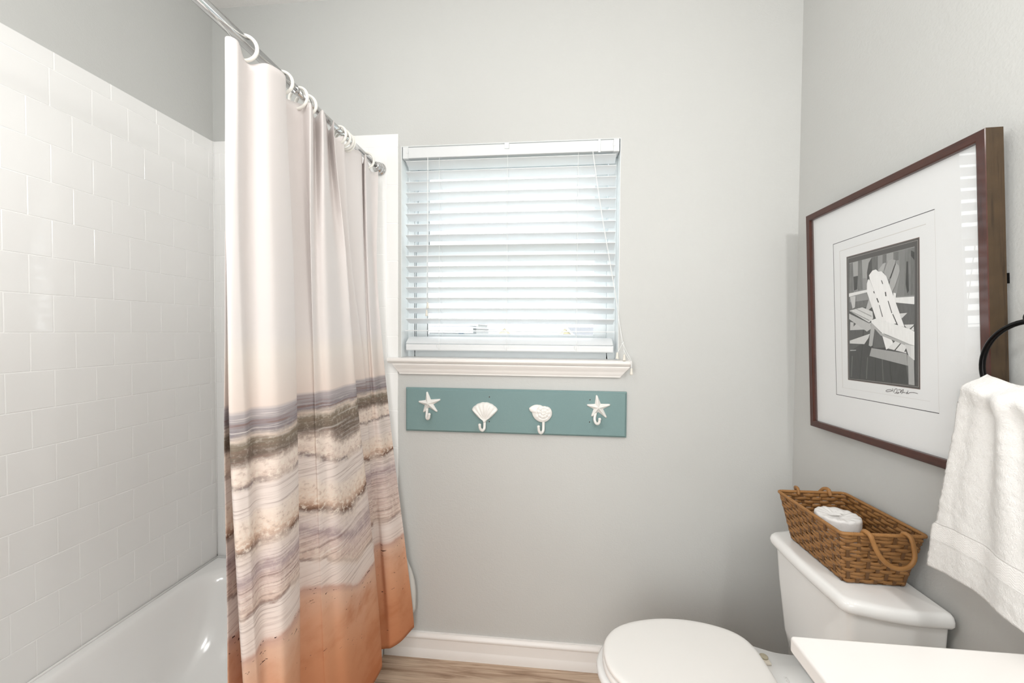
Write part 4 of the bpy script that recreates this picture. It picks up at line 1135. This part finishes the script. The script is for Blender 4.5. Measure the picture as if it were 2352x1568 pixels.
# upright stakes the strands pass over and under
base_p = perim(.0); 
for i4 in range(4):
    A0, B0 = bcor(.002)[i4], bcor(.002)[(i4 + 1) % 4]; A1, B1 = bcor(BH - .004)[i4], bcor(BH - .004)[(i4 + 1) % 4]
    ln = (B0 - A0).length; k_ = round(ln / PITCH)
    for j in range(k_):
        f = (j + .5) / k_
        a, c = A0.lerp(B0, f), A1.lerp(B1, f); t_ = (B0 - A0).normalized(); nn = Vector((t_.y, -t_.x, 0))
        if nn.dot((a + c) / 2 - cen) < 0: nn = -nn
        vs = []; uvs = []
        for q in range(27):
            pnt = a.lerp(c, q / 26)
            for dx, dn in ((-.0042, -.0006), (.0042, -.0006), (.0042, .0006), (-.0042, .0006)):
                vs.append(pnt + t_ * dx + nn * dn); uvs.append((q * .12, dx * 900 + j * 5))
        fs = [(q * 4 + k, q * 4 + (k + 1) % 4, q * 4 + 4 + (k + 1) % 4, q * 4 + 4 + k) for q in range(26) for k in range(4)]
        wv.add(vs, fs, 1, False, uvs)
bq = perim(.003); wv.add([tuple(p_) for p_ in bq], [tuple(range(len(bq)))], 1)
wv.build('woven_body', [M['wicker'], M['wickerdark']], bs)
rim = MB(); rp = perim(BH - .002, .012); 
# cord-wrapped rim: small ripple along its length
dense = []
for i in range(len(rp)):
    dense += [rp[i].lerp(rp[(i + 1) % len(rp)], k / 2) for k in range(2)]
rim.tube(dense, [.0042 + (.0005 if i % 3 == 0 else 0) for i in range(len(dense))], 8, closed=True)
rim.build('rim', M['wicker'], bs)
def handle(pts):
    m_ = MB(); sp_ = spline(pts, 70)
    m_.tube(sp_, [.0056 + .0005 * (k % 2) for k in range(71)], 9, flat=.75)
    return m_.build('handle', M['wicker'], bs)
hy = -.592
handle([(2.214, hy + .016, .868), (2.215, hy + .008, .884), (2.219, hy - .006, .880), (2.226, hy - .010, .858), (2.235, hy - .014, .836), (2.252, hy - .016, .818), (2.274, hy - .016, .809), (2.297, hy - .015, .813), (2.311, hy - .013, .829), (2.3135, hy - .010, .850), (2.309, hy - .006, .878), (2.304, hy + .008, .884), (2.303, hy + .016, .868)])
hf = -.308
handle([(2.214, hf - .014, .868), (2.215, hf - .006, .884), (2.218, hf + .010, .882), (2.224, hf + .018, .870), (2.238, hf + .024, .850), (2.258, hf + .026, .840), (2.280, hf + .024, .850), (2.294, hf + .018, .870), (2.300, hf + .010, .882), (2.303, hf - .006, .884), (2.304, hf - .014, .868)])
# wrapped toilet roll
rl = MB(); RC = (2.267, -.412)
prof_ = [(0.0, .104), (.010, .1035), (.019, .1045), (.030, .1085), (.044, .1105), (.0515, .1100), (.0540, .1078), (.0548, .1040), (.0545, .05), (.0545, .012), (.052, .004), (.047, .0), (0, 0)]
seg = 56; rings = []
for pr, pz in prof_:
    ring_ = []
    for k in range(seg):
        a = 2 * PI * k / seg
        cre = .0014 * math.sin(a * 13 + 1.2 * math.sin(a * 3)) * min(1, pr / .02) * (1 if pz > .08 else .25)
        ring_.append((RC[0] + max(pr, 1e-4) * (1 + .02 * math.sin(a * 2)) * math.cos(a), RC[1] + max(pr, 1e-4) * math.sin(a), BZ + .006 + pz + cre))
    rings.append(ring_)
rl.loft(rings)
for k, (a0, ln) in enumerate(((.3, .034), (1.1, .028), (-.5, .025))):
    c0 = Vector((RC[0] - .012 + .01 * k, RC[1] - .006 + .006 * k, BZ + .006 + .1110))
    d = Vector((math.cos(a0), math.sin(a0) * .3, 0)) * ln / 2; e = Vector((-d.y, d.x, 0)).normalized() * .006
    rl.add([c0 - d - e * .5, c0 + d - e, c0 + d * .9 + e + Vector((0, 0, .0035)), c0 - d * .8 + e + Vector((0, 0, .0025))], [(0, 1, 2, 3)], 0, True)
ro_ = rl.build('toilet_roll', M['bathpaper'])
tag(ro_, 'paper-wrapped toilet roll standing inside the woven basket', 'toilet roll')

# ================================================================= vanity
CZ = .82
va = thing('vanity', (2.13, -1.33, 0), 'white vanity countertop at the lower right corner in front of the toilet tank', 'vanity')
MB().box((1.888, -1.86, CZ - .030), (W - .001, -.876, CZ)).build('countertop', M['counter'], va, bevel=.006, bseg=4)
MB().box((1.925, -1.84, .09), (W - .001, -.892, CZ - .0302)).build('cabinet', M['cabinet'], va, bevel=.002)
MB().box((1.985, -1.84, .0), (W - .001, -.892, .09)).build('toe_kick', M['cabinet'], va)
for a, c in ((-1.355, -.905), (-1.83, -1.375)):
    d = MB().box((1.907, a, .13), (1.9248, c, CZ - .06)); do = d.build('door', M['cabinet'], va, bevel=.003)
    MB().lathe([(0, 0), (.006, 0), (.006, -.012), (.013, -.018), (.013, -.024), (0, -.028)], (1.907, (a + .04) if a > -1.4 else (c - .04), .62), 'x', 18).build('knob', M['blackmetal'], do)

# ================================================================= camera
cam = bpy.data.cameras.new('camera'); cam.sensor_width = 36; cam.lens = 36 * 940 / 2352; cam.clip_start = .02
co = bpy.data.objects.new('camera', cam); COL.objects.link(co)
r_ = (0.99502364, 0.09938957, 0.00704789); u_ = (-0.0093772, 0.02298851, 0.99969175); b_ = (0.09919692, -0.99478301, 0.02380611)
co.matrix_world = Matrix(((r_[0], u_[0], b_[0], 1.459028), (r_[1], u_[1], b_[1], -1.646541), (r_[2], u_[2], b_[2], 1.361385), (0, 0, 0, 1)))
S.camera = co

# ================================================================= light
wd = bpy.data.worlds.new('sky'); S.world = wd; wd.use_nodes = True
nt = wd.node_tree; bg = nt.nodes['Background']
bg.inputs[0].default_value = (.93, .975, 1.0, 1); bg.inputs[1].default_value = 4.2
def area(name, loc, aim, sx, sy, power, col, spread=PI):
    l = bpy.data.lights.new(name, 'AREA'); l.shape = 'RECTANGLE'; l.size = sx; l.size_y = sy; l.energy = power; l.color = col; l.spread = spread
    o = bpy.data.objects.new(name, l); COL.objects.link(o); o.location = loc
    d = (Vector(aim) - Vector(loc)).normalized(); o.rotation_euler = d.to_track_quat('-Z', 'Y').to_euler(); return o
def bulb(name, loc, power, r, col):
    l = bpy.data.lights.new(name, 'POINT'); l.energy = power; l.shadow_soft_size = r; l.color = col
    o = bpy.data.objects.new(name, l); COL.objects.link(o); o.location = loc; return o
# vanity light bar on the right wall, above the mirror
for i, yy in enumerate((-1.72, -1.52, -1.32)):
    bulb('vanity_bulb', (2.19, yy, 2.02), 5.6, .05, (1.0, .985, .96))
# unseen fill lamp added to lift the ceiling and upper walls
bulb('overhead_fill', (.92, -1.60, 2.35), 14.5, .14, (1.0, .997, .985))
bulb('tub_fill', (.50, -1.25, 1.85), 6.5, .12, (1.0, 1.0, .985))  # unseen fill lamp added in mid-air to brighten tub and lower tiles
# broad fill panel added behind the viewer to even out the back wall
area('rear_fill', (1.05, -2.70, 1.15), (1.4, 0, .9), 1.4, 1.9, 35, (1.0, .996, .985))
S.view_settings.view_transform = 'Standard'
S.view_settings.look = 'None'
S.view_settings.exposure = 0.14
S.cycles.max_bounces = 10
S.cycles.diffuse_bounces = 5
S.cycles.adaptive_threshold = 0.02
S.cycles.transparent_max_bounces = 12
S.cycles.sample_clamp_indirect = 6
